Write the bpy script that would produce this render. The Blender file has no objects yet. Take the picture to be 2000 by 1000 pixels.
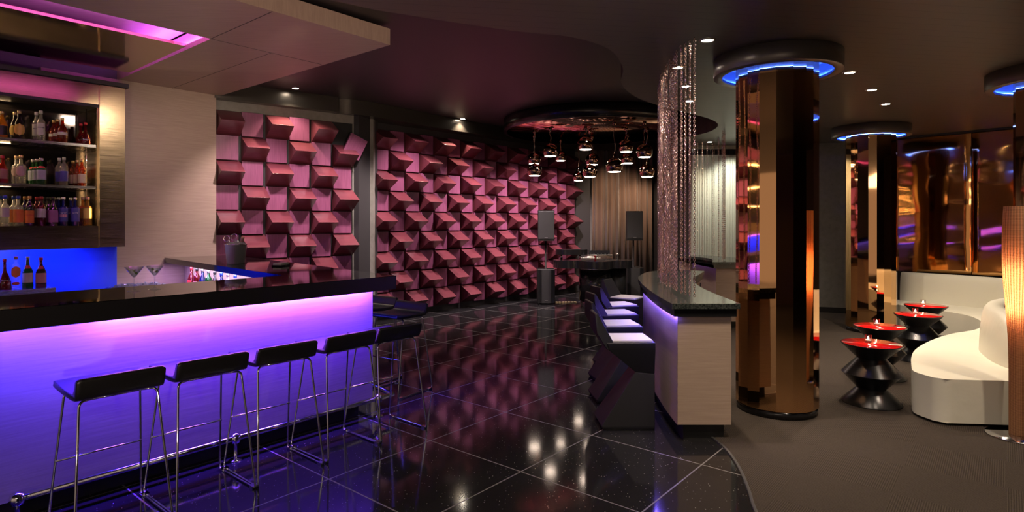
import bpy, math, random
from mathutils import Vector, Matrix
random.seed(7)
sc = bpy.context.scene
col = sc.collection
PI = math.pi
F = 1162.0; HOR = 435.0; H = 1.55

# ---------------------------------------------------------------- geometry helpers
class MB:
    def __init__(s): s.v = []; s.f = []; s.sm = []
    def add(s, vs, fs, smooth=False, M=None):
        o = len(s.v)
        if M is not None: vs = [M @ Vector(p) for p in vs]
        s.v += [tuple(p) for p in vs]
        for f in fs: s.f.append(tuple(i + o for i in f)); s.sm.append(smooth)
        return s
    def box(s, x0, x1, y0, y1, z0, z1, M=None):
        vs = [(x0,y0,z0),(x1,y0,z0),(x1,y1,z0),(x0,y1,z0),(x0,y0,z1),(x1,y0,z1),(x1,y1,z1),(x0,y1,z1)]
        return s.add(vs, [(0,3,2,1),(4,5,6,7),(0,1,5,4),(1,2,6,5),(2,3,7,6),(3,0,4,7)], False, M)
    def prism(s, poly, z0, z1, M=None, smooth=False):
        a = sum(poly[i][0]*poly[(i+1)%len(poly)][1]-poly[(i+1)%len(poly)][0]*poly[i][1] for i in range(len(poly)))
        if a < 0: poly = poly[::-1]
        n = len(poly)
        vs = [(p[0],p[1],z0) for p in poly] + [(p[0],p[1],z1) for p in poly]
        s.add(vs, [tuple(range(n-1,-1,-1)), tuple(range(n,2*n))], False, M)
        s.add(vs, [(i,(i+1)%n,(i+1)%n+n,i+n) for i in range(n)], smooth, M)
        return s
    def lathe(s, prof, n=32, M=None, smooth=True, cap=False):
        vs = []; fs = []
        for (r,z) in prof:
            for k in range(n):
                a = 2*PI*k/n; vs.append((r*math.cos(a), r*math.sin(a), z))
        for j in range(len(prof)-1):
            for k in range(n):
                k2 = (k+1)%n
                fs.append((j*n+k, j*n+k2, (j+1)*n+k2, (j+1)*n+k))
        if cap:
            fs.append(tuple(range(n-1,-1,-1))); fs.append(tuple((len(prof)-1)*n+k for k in range(n)))
        return s.add(vs, fs, smooth, M)
    def tube(s, pts, r, n=8, closed=False, M=None):
        pts = [Vector(p) for p in pts]; m = len(pts); vs = []; fs = []
        up = None
        for i,p in enumerate(pts):
            if closed: t = pts[(i+1)%m]-pts[i-1]
            else: t = pts[min(i+1,m-1)]-pts[max(i-1,0)]
            t.normalize()
            if up is None:
                up = Vector((0,0,1)) if abs(t.z) < .9 else Vector((1,0,0))
            up = up - t*up.dot(t)
            if up.length < 1e-5: up = Vector((1,0,0)) - t*t.x
            up.normalize(); b = t.cross(up)
            for k in range(n):
                a = 2*PI*k/n; vs.append(p + r*(math.cos(a)*up + math.sin(a)*b))
        for i in range(m if closed else m-1):
            i2 = (i+1)%m
            for k in range(n):
                k2=(k+1)%n
                fs.append((i*n+k, i*n+k2, i2*n+k2, i2*n+k))
        if not closed:
            fs.append(tuple(range(n-1,-1,-1))); fs.append(tuple((m-1)*n+k for k in range(n)))
        return s.add(vs, fs, True, M)
    def mesh(s, name):
        me = bpy.data.meshes.new(name); me.from_pydata(s.v, [], s.f)
        me.polygons.foreach_set('use_smooth', s.sm); me.update(); return me
    def build(s, name, mat, parent=None, bevel=0, seg=2, ang=35):
        me = s.mesh(name); me.materials.append(mat)
        o = bpy.data.objects.new(name, me); col.objects.link(o); o.parent = parent
        if bevel:
            b = o.modifiers.new('bevel','BEVEL'); b.width = bevel; b.segments = seg
            b.limit_method = 'ANGLE'; b.angle_limit = math.radians(ang)
            for p in me.polygons: p.use_smooth = True
            w = o.modifiers.new('wn','WEIGHTED_NORMAL'); w.keep_sharp = True
        return o

def tag(o, label=None, cat=None, group=None, kind=None):
    if label: o['label'] = label
    if cat: o['category'] = cat
    if group: o['group'] = group
    if kind: o['kind'] = kind
    return o
def empty(name, loc, rz=0, label=None, cat=None, group=None):
    o = bpy.data.objects.new(name, None); col.objects.link(o)
    o.empty_display_size = .1
    o.location = loc; o.rotation_euler = (0,0,rz)
    return tag(o, label, cat, group)
def copy_tree(o, parent=None, kids=None):
    c = o.copy(); col.objects.link(c); c.parent = parent
    for ch in list(CH(o)): copy_tree(ch, c)
    return c
def CH(o): return [x for x in col.objects if x.parent == o]
def struct(mb, name, mat, **k): return tag(mb.build(name, mat, **k), kind='structure')
def catmull(P, n=8, closed=False):
    P = [Vector((*p,0)) if len(p)==2 else Vector(p) for p in P]; out = []
    m = len(P)
    for i in range(m if closed else m-1):
        if closed: a,b,c,d = P[i-1],P[i],P[(i+1)%m],P[(i+2)%m]
        else: a,b,c,d = P[max(i-1,0)],P[i],P[i+1],P[min(i+2,m-1)]
        for k in range(n):
            t=k/n
            out.append(.5*((2*b)+(c-a)*t+(2*a-5*b+4*c-d)*t*t+(3*b-a-3*c+d)*t**3))
    if not closed: out.append(P[-1])
    return out
def xy(pts): return [(p[0],p[1]) for p in pts]
def offset(P, d):   # offset open polyline to its left by d
    out=[]
    for i in range(len(P)):
        a=Vector(P[max(i-1,0)][:2]); b=Vector(P[min(i+1,len(P)-1)][:2]); t=(b-a).normalized()
        out.append((P[i][0]-t.y*d, P[i][1]+t.x*d))
    return out
D = Vector((.6389,.7693)); N = Vector((-.7693,.6389)); RU = math.atan2(D.y, D.x)
def W(u,v,z=0): return Vector((D.x*u+N.x*v, D.y*u+N.y*v, z))
MU = Matrix.Rotation(RU,4,'Z')      # bar frame -> world
def P(px,Y): return (px-1000)/F*Y

# ---------------------------------------------------------------- materials
MATS = {}
def mat(name, colr=(.5,.5,.5), rough=.5, metal=0, **k):
    m = bpy.data.materials.new(name); m.use_nodes = True
    b = m.node_tree.nodes['Principled BSDF']
    b.inputs['Base Color'].default_value = (*colr,1); b.inputs['Roughness'].default_value = rough
    b.inputs['Metallic'].default_value = metal
    for kk,v in k.items():
        kk = kk.replace('_',' ')
        b.inputs[kk].default_value = (*v,1) if isinstance(v,tuple) else v
    MATS[name] = m; return m
def nodes(m): return m.node_tree.nodes, m.node_tree.links, m.node_tree.nodes['Principled BSDF']
def noise(m, scale=(1,1,1), sc_=5, detail=4, rough=.6, coord='Object', rot=(0,0,0)):
    n,l,b = nodes(m)
    tc = n.new('ShaderNodeTexCoord'); mp = n.new('ShaderNodeMapping'); nz = n.new('ShaderNodeTexNoise')
    mp.inputs['Scale'].default_value = scale; mp.inputs['Rotation'].default_value = rot
    nz.inputs['Scale'].default_value = sc_; nz.inputs['Detail'].default_value = detail; nz.inputs['Roughness'].default_value = rough
    l.new(tc.outputs[coord], mp.inputs[0]); l.new(mp.outputs[0], nz.inputs['Vector'])
    return nz
def ramp(m, src, c0, c1, p0=.3, p1=.7, to='Base Color'):
    n,l,b = nodes(m); r = n.new('ShaderNodeValToRGB')
    r.color_ramp.elements[0].position = p0; r.color_ramp.elements[1].position = p1
    r.color_ramp.elements[0].color = (*c0,1); r.color_ramp.elements[1].color = (*c1,1)
    l.new(src, r.inputs[0])
    if to: l.new(r.outputs[0], b.inputs[to])
    return r
def bump(m, src, strength=.3, dist=.01):
    n,l,b = nodes(m); bp = n.new('ShaderNodeBump'); bp.inputs['Strength'].default_value = strength
    bp.inputs['Distance'].default_value = dist; l.new(src, bp.inputs['Height']); l.new(bp.outputs[0], b.inputs['Normal']); return bp
def emit(name, c, s):
    m = mat(name, (0,0,0), .5); b = m.node_tree.nodes['Principled BSDF']
    b.inputs['Emission Color'].default_value = (*c,1); b.inputs['Emission Strength'].default_value = s; return m

M = {}
# tile floor
m = M['tile'] = mat('tile', (.012,.012,.014), .05, Specular_IOR_Level=.6); n,l,b = nodes(m)
tc = n.new('ShaderNodeTexCoord'); mp = n.new('ShaderNodeMapping')
mp.vector_type = 'TEXTURE'
mp.inputs['Location'].default_value = tuple(W(2.885,3.15)); mp.inputs['Rotation'].default_value = (0,0,RU)
l.new(tc.outputs['Object'], mp.inputs[0])
br = n.new('ShaderNodeTexBrick'); br.offset = 0; br.inputs['Scale'].default_value = 1
br.inputs['Brick Width'].default_value = .825; br.inputs['Row Height'].default_value = .825
br.inputs['Mortar Size'].default_value = .0045; br.inputs['Mortar Smooth'].default_value = 0
br.inputs['Color1'].default_value = (0,0,0,1); br.inputs['Color2'].default_value = (0,0,0,1); br.inputs['Mortar'].default_value = (1,1,1,1)
l.new(mp.outputs[0], br.inputs['Vector'])
vo = n.new('ShaderNodeTexVoronoi'); vo.inputs['Scale'].default_value = 60; l.new(tc.outputs['Object'], vo.inputs['Vector'])
lt = n.new('ShaderNodeMath'); lt.operation = 'LESS_THAN'; lt.inputs[1].default_value = .13; l.new(vo.outputs['Distance'], lt.inputs[0])
sx = n.new('ShaderNodeSeparateColor'); l.new(vo.outputs['Color'], sx.inputs[0])
gt = n.new('ShaderNodeMath'); gt.operation = 'GREATER_THAN'; gt.inputs[1].default_value = .72; l.new(sx.outputs[0], gt.inputs[0])
mu = n.new('ShaderNodeMath'); mu.operation = 'MULTIPLY'; l.new(lt.outputs[0], mu.inputs[0]); l.new(gt.outputs[0], mu.inputs[1])
nz = n.new('ShaderNodeTexNoise'); nz.inputs['Scale'].default_value = 1.3; nz.inputs['Detail'].default_value = 6; l.new(tc.outputs['Object'], nz.inputs['Vector'])
r0 = n.new('ShaderNodeValToRGB'); r0.color_ramp.elements[0].color=(.006,.006,.007,1); r0.color_ramp.elements[1].color=(.022,.021,.023,1); l.new(nz.outputs[0], r0.inputs[0])
mx = n.new('ShaderNodeMixRGB'); l.new(mu.outputs[0], mx.inputs[0]); l.new(r0.outputs[0], mx.inputs[1]); mx.inputs[2].default_value = (.5,.48,.45,1)
mx2 = n.new('ShaderNodeMixRGB'); l.new(br.outputs['Color'], mx2.inputs[0]); l.new(mx.outputs[0], mx2.inputs[1]); mx2.inputs[2].default_value = (.16,.15,.15,1)
l.new(mx2.outputs[0], b.inputs['Base Color'])
mx3 = n.new('ShaderNodeMixRGB'); l.new(br.outputs['Color'], mx3.inputs[0]); mx3.inputs[1].default_value=(.085,.085,.085,1); mx3.inputs[2].default_value=(.5,.5,.5,1)
l.new(mx3.outputs[0], b.inputs['Roughness'])
# carpet: squares with alternating ribs
m = M['carpet'] = mat('carpet', (.05,.042,.036), .95, Specular_IOR_Level=.1); n,l,b = nodes(m)
tc = n.new('ShaderNodeTexCoord'); mp = n.new('ShaderNodeMapping'); mp.inputs['Rotation'].default_value=(0,0,RU); mp.vector_type='TEXTURE'
l.new(tc.outputs['Object'], mp.inputs[0])
ch = n.new('ShaderNodeTexChecker'); ch.inputs['Scale'].default_value = 2.0; l.new(mp.outputs[0], ch.inputs['Vector'])
wx = n.new('ShaderNodeTexWave'); wx.bands_direction='X'; wx.inputs['Scale'].default_value=28; wx.inputs['Distortion'].default_value=2; wx.inputs['Detail Scale'].default_value=6; l.new(mp.outputs[0], wx.inputs['Vector'])
wy = n.new('ShaderNodeTexWave'); wy.bands_direction='Y'; wy.inputs['Scale'].default_value=28; wy.inputs['Distortion'].default_value=2; wy.inputs['Detail Scale'].default_value=6; l.new(mp.outputs[0], wy.inputs['Vector'])
mxw = n.new('ShaderNodeMixRGB'); l.new(ch.outputs['Fac'], mxw.inputs[0]); l.new(wx.outputs['Color'], mxw.inputs[1]); l.new(wy.outputs['Color'], mxw.inputs[2])
nz = n.new('ShaderNodeTexNoise'); nz.inputs['Scale'].default_value=140; nz.inputs['Detail'].default_value=3; l.new(tc.outputs['Object'], nz.inputs['Vector'])
ad = n.new('ShaderNodeMixRGB'); ad.blend_type='MIX'; ad.inputs[0].default_value=.5; l.new(mxw.outputs[0], ad.inputs[1]); l.new(nz.outputs[0], ad.inputs[2])
ramp(m, ad.outputs[0], (.032,.025,.021), (.075,.061,.052), .2, .8)
bump(m, ad.outputs[0], .6, .006)

def woodlight(name, c0, c1, scale, rough=.38):
    m = mat(name, c0, rough); nz = noise(m, scale, 6, 6, .65); ramp(m, nz.outputs[0], c0, c1, .35, .65)
    bump(m, nz.outputs[0], .12, .003); return m
M['oak'] = woodlight('limed_oak', (.41,.30,.24), (.48,.36,.29), (.6,.6,16))       # grain along, thin in z
M['oak_flat'] = woodlight('limed_oak_soffit', (.42,.30,.245), (.50,.365,.30), (.6,14,1))
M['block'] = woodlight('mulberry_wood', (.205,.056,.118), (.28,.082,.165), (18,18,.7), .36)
M['granite'] = mat('black_granite', (.006,.006,.007), .045, Specular_IOR_Level=.9)
m = M['granite']; nz = noise(m, (1,1,1), 320, 2, .5); ramp(m, nz.outputs[0], (.004,.004,.005), (.09,.085,.07), .66, .78)
M['granite_grey'] = mat('grey_granite', (.03,.035,.035), .14); m = M['granite_grey']; nz = noise(m,(1,1,1),70,5,.7); ramp(m, nz.outputs[0], (.010,.013,.013), (.10,.115,.11), .38,.72)
def brushed(name, c, rough, scale):
    m = mat(name, c, rough, 1); nz = noise(m, scale, 10, 5, .7); r = ramp(m, nz.outputs[0], (rough*.7,)*3, (rough*1.35,)*3, .3,.7,'Roughness')
    bump(m, nz.outputs[0], .05, .002); return m
M['steel'] = brushed('brushed_steel', (.55,.53,.50), .24, (.3,.3,20))
M['steel_gold'] = brushed('brushed_champagne_steel', (.58,.44,.27), .20, (.4,.4,18))
M['steel_ceiling'] = brushed('champagne_steel_ceiling', (.60,.47,.33), .08, (.4,6,1))
M['chrome'] = mat('chrome', (.75,.75,.78), .08, 1)
M['smoke_chrome'] = mat('smoked_chrome', (.42,.27,.19), .05, 1)
M['link'] = mat('rose_chain_metal', (.72,.50,.42), .22, 1)
def wavy(name, c, rough, strength, scale, sc_):
    m = mat(name, c, rough, 1); nz = noise(m, scale, sc_, 1, .4); bump(m, nz.outputs[0], strength, .05); return m
M['copper'] = wavy('copper_mirror', (.82,.48,.23), .035, .16, (1,1,.7), 1.8)
M['copper_wall'] = wavy('wavy_copper_mirror', (.85,.43,.15), .07, .30, (1,1,2.0), 1.3)
M['copper_ceiling'] = mat('copper_ceiling_mirror', (.62,.33,.24), .03, 1)
M['leather'] = mat('black_leather', (.010,.010,.011), .36)
M['black'] = mat('black_paint', (.010,.010,.011), .5)
M['black_gloss'] = mat('black_lacquer', (.012,.012,.014), .16)
M['stoolblk'] = mat('graphite_fibreglass', (.010,.010,.013), .42)
M['offwhite'] = mat('pale_white', (.60,.58,.54), .5)  # pale tone also paints the glare on the faceted stool seats
M['ceil_dark'] = mat('dark_ceiling', (.026,.021,.023), .42)
m = M['ceil_low'] = mat('plank_ceiling', (.085,.068,.055), .42); n,l,b = nodes(m)
tc = n.new('ShaderNodeTexCoord'); sp = n.new('ShaderNodeSeparateXYZ'); mp = n.new('ShaderNodeMapping'); mp.inputs['Rotation'].default_value=(0,0,math.radians(-8))
l.new(tc.outputs['Object'], mp.inputs[0]); l.new(mp.outputs[0], sp.inputs[0])
ml = n.new('ShaderNodeMath'); ml.operation='MULTIPLY'; ml.inputs[1].default_value=9.0; l.new(sp.outputs[1], ml.inputs[0])
fr = n.new('ShaderNodeMath'); fr.operation='FRACT'; l.new(ml.outputs[0], fr.inputs[0])
rr = ramp(m, fr.outputs[0], (.028,.022,.018), (.088,.070,.056), .02, .06)
bump(m, fr.outputs[0], .0, .001)
M['collar'] = mat('collar_metal_paint', (.15,.125,.105), .34, .3)
M['drum'] = mat('drum_black', (.012,.012,.015), .25)
M['bulkhead'] = mat('bulkhead_bronze', (.10,.088,.075), .27, .6)
M['wallgrey'] = mat('grey_wall', (.115,.11,.10), .6); m=M['wallgrey']; nz=noise(m,(1,1,1),14,5,.6); ramp(m,nz.outputs[0],(.21,.195,.17),(.27,.25,.22))
M['walldark'] = mat('dark_wall', (.035,.032,.034), .6)
M['wallbrown'] = mat('brown_wall', (.07,.045,.03), .5)
m = M['fluted'] = mat('fluted_wall', (.50,.52,.45), .45)
M['curtain'] = mat('brown_curtain', (.16,.095,.065), .8, Sheen_Weight=.3); m=M['curtain']; nz=noise(m,(1,1,1),260,2,.5); bump(m,nz.outputs[0],.15,.002)
M['sofa'] = mat('cream_leather', (.80,.78,.68), .42); m=M['sofa']; nz=noise(m,(1,1,1),5,3,.5); bump(m,nz.outputs[0],.25,.03)
M['red'] = mat('red_lacquer', (.75,.012,.012), .10, Coat_Weight=.5)
M['blackmetal'] = mat('blackened_metal', (.05,.05,.055), .26, .85)
M['glass'] = mat('clear_glass', (.95,.97,1), .02, Transmission_Weight=1.0, IOR=1.45)
M['blue_panel'] = mat('blue_glass_panel', (.04,.10,.75), .25)
M['dark_mirror'] = mat('dark_back_mirror', (.10,.085,.075), .06, .9)
M['ice'] = mat('ice', (.9,.95,1), .08, Transmission_Weight=.6)
M['liquid'] = mat('martini', (.9,.95,.9), .02, Transmission_Weight=.9, IOR=1.33)
M['olive'] = mat('olive_green', (.18,.20,.04), .35)
M['cork'] = mat('foil', (.55,.30,.24), .4, .3)
M['speaker'] = mat('speaker_grille', (.035,.035,.038), .55); m=M['speaker']; nz=noise(m,(1,1,1),400,1,.5); bump(m,nz.outputs[0],.3,.002)
M['badge'] = mat('badge', (.35,.35,.36), .3, .8)
M['grey_metal'] = mat('carpet_edge_metal', (.30,.30,.31), .35, .9)
M['led_blue'] = emit('blue_led_strip', (.02,.08,1), 110)
M['glint_violet'] = emit('violet_edge_glint', (.55,.12,1), 10)  # for glints imitated along the cabinet edge
M['lens'] = emit('downlight_lens', (1,.86,.70), 60)
M['shade_in'] = emit('lamp_glass', (1,.78,.62), 14)
M['flame'] = emit('flame', (1,.62,.35), 60)
M['streak_gold'] = mat('gold_light_streak', (.75,.6,.32), .4, .4)  # gold tone imitating light streaks on the floor
m = M['rattan'] = mat('rattan', (.55,.27,.13), .6, Transmission_Weight=0.0, Subsurface_Weight=.0); n,l,b = nodes(m)
tc = n.new('ShaderNodeTexCoord'); sp = n.new('ShaderNodeSeparateXYZ'); l.new(tc.outputs['Object'], sp.inputs[0])
w1 = n.new('ShaderNodeTexWave'); w1.bands_direction='Z'; w1.inputs['Scale'].default_value=38; w1.inputs['Distortion'].default_value=1.5; l.new(tc.outputs['Object'], w1.inputs['Vector'])
gr=n.new('ShaderNodeTexGradient'); gr.gradient_type='RADIAL'; l.new(tc.outputs['Object'],gr.inputs[0])
ma=n.new('ShaderNodeMath'); ma.operation='MULTIPLY'; ma.inputs[1].default_value=30; l.new(gr.outputs[1],ma.inputs[0])
pg=n.new('ShaderNodeMath'); pg.operation='PINGPONG'; pg.inputs[1].default_value=.5; l.new(ma.outputs[0],pg.inputs[0])
m2=n.new('ShaderNodeMath'); m2.operation='MULTIPLY_ADD'; m2.inputs[1].default_value=1.3; m2.inputs[2].default_value=.12; l.new(pg.outputs[0],m2.inputs[0])
m3=n.new('ShaderNodeMixRGB'); m3.blend_type='MULTIPLY'; m3.inputs[0].default_value=1; l.new(m2.outputs[0],m3.inputs[1]); m3.inputs[2].default_value=(.95,.42,.20,1)
ramp(m, w1.outputs[0], (.36,.15,.06), (.75,.42,.22), .2,.8)
bump(m, w1.outputs[0], .5, .003)
tr = n.new('ShaderNodeBsdfTranslucent'); ms = n.new('ShaderNodeMixShader'); ms.inputs[0].default_value=.55
tr.inputs[0].default_value=(.95,.42,.20,1)
l.new(m3.outputs[0],tr.inputs[0]); l.new(b.outputs[0], ms.inputs[1]); l.new(tr.outputs[0], ms.inputs[2]); l.new(ms.outputs[0], n['Material Output'].inputs[0])

def thin_glass(name, tint, body=0.0, bodycol=None, rough=.02):
    m = bpy.data.materials.new(name); m.use_nodes=True; n=m.node_tree.nodes; l=m.node_tree.links; b=n['Principled BSDF']
    b.inputs['Base Color'].default_value=(*(bodycol or tint),1); b.inputs['Roughness'].default_value=.08
    tr=n.new('ShaderNodeBsdfTransparent'); tr.inputs[0].default_value=(*tint,1)
    gl=n.new('ShaderNodeBsdfGlossy'); gl.inputs['Roughness'].default_value=rough
    lw=n.new('ShaderNodeLayerWeight'); lw.inputs[0].default_value=.5; pw=n.new('ShaderNodeMath'); pw.operation='POWER'; pw.inputs[1].default_value=3.0; l.new(lw.outputs['Facing'],pw.inputs[0]); fz=n.new('ShaderNodeMath'); fz.operation='MULTIPLY_ADD'; fz.inputs[1].default_value=.6; fz.inputs[2].default_value=.05; l.new(pw.outputs[0],fz.inputs[0])
    tl=n.new('ShaderNodeBsdfTranslucent'); tl.inputs[0].default_value=(*(bodycol or tint),1)
    m0=n.new('ShaderNodeMixShader'); m0.inputs[0].default_value=.5; l.new(b.outputs[0],m0.inputs[1]); l.new(tl.outputs[0],m0.inputs[2])
    m1=n.new('ShaderNodeMixShader'); m1.inputs[0].default_value=body; l.new(tr.outputs[0],m1.inputs[1]); l.new(m0.outputs[0],m1.inputs[2])
    m2=n.new('ShaderNodeMixShader'); l.new(fz.outputs[0],m2.inputs[0]); l.new(m1.outputs[0],m2.inputs[1]); l.new(gl.outputs[0],m2.inputs[2])
    l.new(m2.outputs[0],n['Material Output'].inputs[0]); return m
M['glass']=thin_glass('clear_glass',(.93,.96,.97))
M['liquid']=thin_glass('martini',(.80,.86,.84),.12,(.8,.85,.85))
M['granite_edge']=mat('honed_granite_edge',(.008,.008,.009),.33,Specular_IOR_Level=.35)
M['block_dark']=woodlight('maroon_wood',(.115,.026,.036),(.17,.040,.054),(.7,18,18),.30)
M['bucket']=mat('satin_steel',(.62,.61,.60),.38,.5)
# ---------------------------------------------------------------- camera
cam = bpy.data.cameras.new('camera'); co = bpy.data.objects.new('camera', cam); col.objects.link(co)
co.location = (0,0,H); co.rotation_euler = (PI/2,0,0)
cam.sensor_width = 36; cam.lens = 36*F/2000; cam.shift_y = -(500-HOR)/2000; cam.clip_start=.05
sc.camera = co
wd = bpy.data.worlds.new('world'); sc.world = wd; wd.use_nodes = True
wd.node_tree.nodes['Background'].inputs[0].default_value = (1,.72,.55,1)
wd.node_tree.nodes['Background'].inputs[1].default_value = .32
sc.view_settings.view_transform = 'Standard'; sc.view_settings.look = 'None'
sc.view_settings.gamma = 1; sc.view_settings.exposure = 0.25
sc.cycles.use_denoising = True
sc.cycles.max_bounces = 10; sc.cycles.diffuse_bounces = 3; sc.cycles.glossy_bounces = 6; sc.cycles.transmission_bounces = 8
sc.cycles.caustics_reflective = False; sc.cycles.caustics_refractive = False
sc.cycles.sample_clamp_indirect = 4; sc.cycles.blur_glossy = .5

def area(name, loc, direction, sx, sy, power, c, parent=None, rz=None, spread=None):
    L = bpy.data.lights.new(name,'AREA'); L.shape='RECTANGLE'; L.size=sx; L.size_y=sy; L.energy=power; L.color=c
    if spread: L.spread = spread
    o = bpy.data.objects.new(name,L); col.objects.link(o); o.location = loc
    dz = -Vector(direction).normalized()
    xx = Vector((math.cos(rz or 0), math.sin(rz or 0), 0)); xx = (xx - dz*xx.dot(dz)).normalized(); yy = dz.cross(xx)
    o.rotation_euler = Matrix((xx,yy,dz)).transposed().to_euler(); o.parent = parent
    return o
def spot(name, loc, target, power, c, angle=70, blend=.6, r=.03, parent=None):
    L = bpy.data.lights.new(name,'SPOT'); L.energy=power; L.color=c; L.spot_size=math.radians(angle); L.spot_blend=blend; L.shadow_soft_size=r
    o = bpy.data.objects.new(name,L); col.objects.link(o); o.location = loc
    d = Vector(target)-Vector(loc); o.rotation_euler = d.to_track_quat('-Z','Y').to_euler(); o.parent = parent
    return o
def point(name, loc, power, c, r=.03):
    L = bpy.data.lights.new(name,'POINT'); L.energy=power; L.color=c; L.shadow_soft_size=r
    o = bpy.data.objects.new(name,L); col.objects.link(o); o.location = loc; return o

# ================================================================ SETTING
struct(MB().box(-9,9.5,-3.2,15,-.1,0), 'floor', M['tile'])
edge = catmull([(.75,-3.0),(.80,.5),(1.0,1.8),(1.2,2.6),(1.31,3.19),(1.37,3.43),(1.436,3.75),(1.463,4.05),(1.438,4.34),(1.40,4.75),(1.42,5.4),(1.6,6.1),(1.9,6.7),(2.4,7.4),(2.75,8.2),(2.95,9.2),(3.05,10.5)], 6)
cp = xy(edge) + [(3.35,10.5),(5.6,10.4),(6.3,9.5),(7.5,8.1),(9.3,6),(9.3,-3.1),(.75,-3.1)]
struct(MB().prism(cp, 0.0005, .008), 'floor_carpet', M['carpet'])
e = MB(); ep = xy(edge); e1 = offset(ep,.012); e0 = offset(ep,-.004)
e.prism(e1+e0[::-1], .0005, .011); struct(e, 'trim_1', M['grey_metal'])

ZL, ZU = 2.92, 3.38
wave = catmull([(-9,-3.19),(-7,-2),(-3.5,2.0),(-2.0,3.2),(-1.13,3.66),(-.83,3.855),(0,4.245),(.375,4.36),(.646,4.55),(.83,4.82),(.99,5.31),(1.06,5.79),(1.2,6.19),(1.41,6.58),(1.74,6.98),(2.17,7.40),(2.6,7.84),(2.87,8.29),(2.97,8.75),(2.93,9.2),(2.74,9.65),(2.6,10.2),(2.7,11),(3.1,12),(3.8,13.5)], 6)
lc = xy(wave)+[(9.4,13.5),(9.4,-3.19)]
struct(MB().prism(lc, ZL, ZU+.2, smooth=True), 'ceiling_lower', M['ceil_low'])
struct(MB().box(-9,9.5,-3.2,15,ZU,ZU+.1), 'ceiling', M['ceil_dark'])

# walls
def wallseg(name, a, b, z0, z1, th, m):
    a=Vector(a); b=Vector(b); t=(b-a).normalized(); nrm=Vector((-t.y,t.x))*th
    return struct(MB().prism([tuple(a),tuple(b),tuple(b+nrm),tuple(a+nrm)], z0, z1), name, m)
wl0=W(-5,7.93); wl1=W(3.48,7.93)
wallseg('wall_bar', wl0.xy, wl1.xy, 0, ZU, .12, M['walldark'])
A0=Vector((-3.93,7.80)); A1=Vector((-2.405,8.972))
B0=Vector((-2.24,9.52)); B1=Vector((1.42,13.42))
wallseg('wall_left', A0, A1+(A1-A0).normalized()*.02, 0, ZU, .12, M['wallgrey'])
wallseg('wall_recess', (-2.405,8.99), (-2.24,9.52), 0, ZU, -.1, M['walldark'])
wallseg('wall_centre', B0, B1, 0, ZU, .12, M['walldark'])
wallseg('wall_back', (1.40,13.5), (3.95,13.5), 0, ZU, .12, M['wallgrey'])
struct(MB().box(-2.445,-2.16,9.27,9.38,0,ZU), 'wall_pier', M['wallgrey'])
# fluted wall
FX0,FX1,FY = 3.2,4.45,10.55
fl = MB(); nfl = 30; pts=[(FX0,FY+.12)]
for i in range(nfl):
    x0=FX0+(FX1-FX0)*i/nfl; w_=(FX1-FX0)/nfl
    pts += [(x0,FY+.010),(x0+.006,FY),(x0+w_-.006,FY),(x0+w_-.0005,FY+.010)]
pts.append((FX1,FY+.12))
fl.prism(pts, 0, 2.75); struct(fl,'wall_fluted',M['fluted'])
struct(MB().box(FX0,FX1,FY,FY+.12,2.86,ZL+.02),'trim_2',M['fluted'])
bd = MB().box(FX0,FX1,FY+.03,FY+.12,2.75,2.86)
for i in range(12): bd.box(FX0+.02+i*(FX1-FX0)/12, FX0+.10+i*(FX1-FX0)/12, FY+.012,FY+.035,2.76,2.85)
struct(bd,'trim_3',M['black_gloss'])
wallseg('wall_return', (FX0,13.5), (FX0,FY+.12), 0, ZU, .1, M['walldark'])
wallseg('wall_right_grey', (FX1,FY), (6.3,9.93), 0, ZL+.02, .12, M['wallgrey'])
wallseg('baseboard_right', (FX1,FY-.012), (6.2,9.95), 0.008, .10, .02, M['black'])
R0=Vector((6.16,9.62)); R1=Vector((7.6,7.99)); R2=Vector((9.3,4.5))
wallseg('wall_right', R0+Vector((.05,.08)), R1+Vector((.08,.06)), 0, ZL+.02, .12, M['walldark'])
wallseg('wall_right_side', R1+Vector((.08,.06)), R2, 0, ZL+.02, .12, M['wallbrown'])
wallseg('wall_right_far', R2, (9.3,-3.1), 0, ZL+.02, .12, M['wallbrown'])
wallseg('wall_behind', (9.3,-3.1), (1.0,-3.1), 0, ZL+.4, -.1, M['wallbrown'])  # stops short so the added warm world fill enters
wallseg('wall_far_left', (-8.9,-3.1), (-8.9,4), 0, ZL+.4, .1, M['wallbrown'])

# bulkhead over block walls
bh = catmull([(-2.90,8.80),(-2.55,8.78),(-2.2,8.97),(-1.75,9.5),(-1.3,10.08),(-.75,10.72),(-.2,11.35),(.5,12.2),(1.2,12.9),(2.2,13.2),(3.3,13.2)],6)
bhp = xy(bh)+[(3.3,13.5),(1.42,13.5),tuple(B1),tuple(B0),(-2.3,9.1),(-2.8,8.9)]
struct(MB().prism(bhp, 3.165, ZU, smooth=True), 'ceiling_bulkhead', M['bulkhead'])
tA=(A1-A0).normalized(); nA=Vector((tA.y,-tA.x))
q0=A0+nA*.16; q1=A1+nA*.16-tA*.28
struct(MB().prism([tuple(q0),tuple(q1),tuple(q1-nA*.15),tuple(q0-nA*.15)],3.165,ZU),'ceiling_beam',M['bulkhead'])

# wooden wall panel beside the back bar
wp = MB().box(2.28-.62,3.48,7.87,7.93,0,3.2,MU)
struct(wp,'wall_oak_panel',M['oak'])

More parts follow.
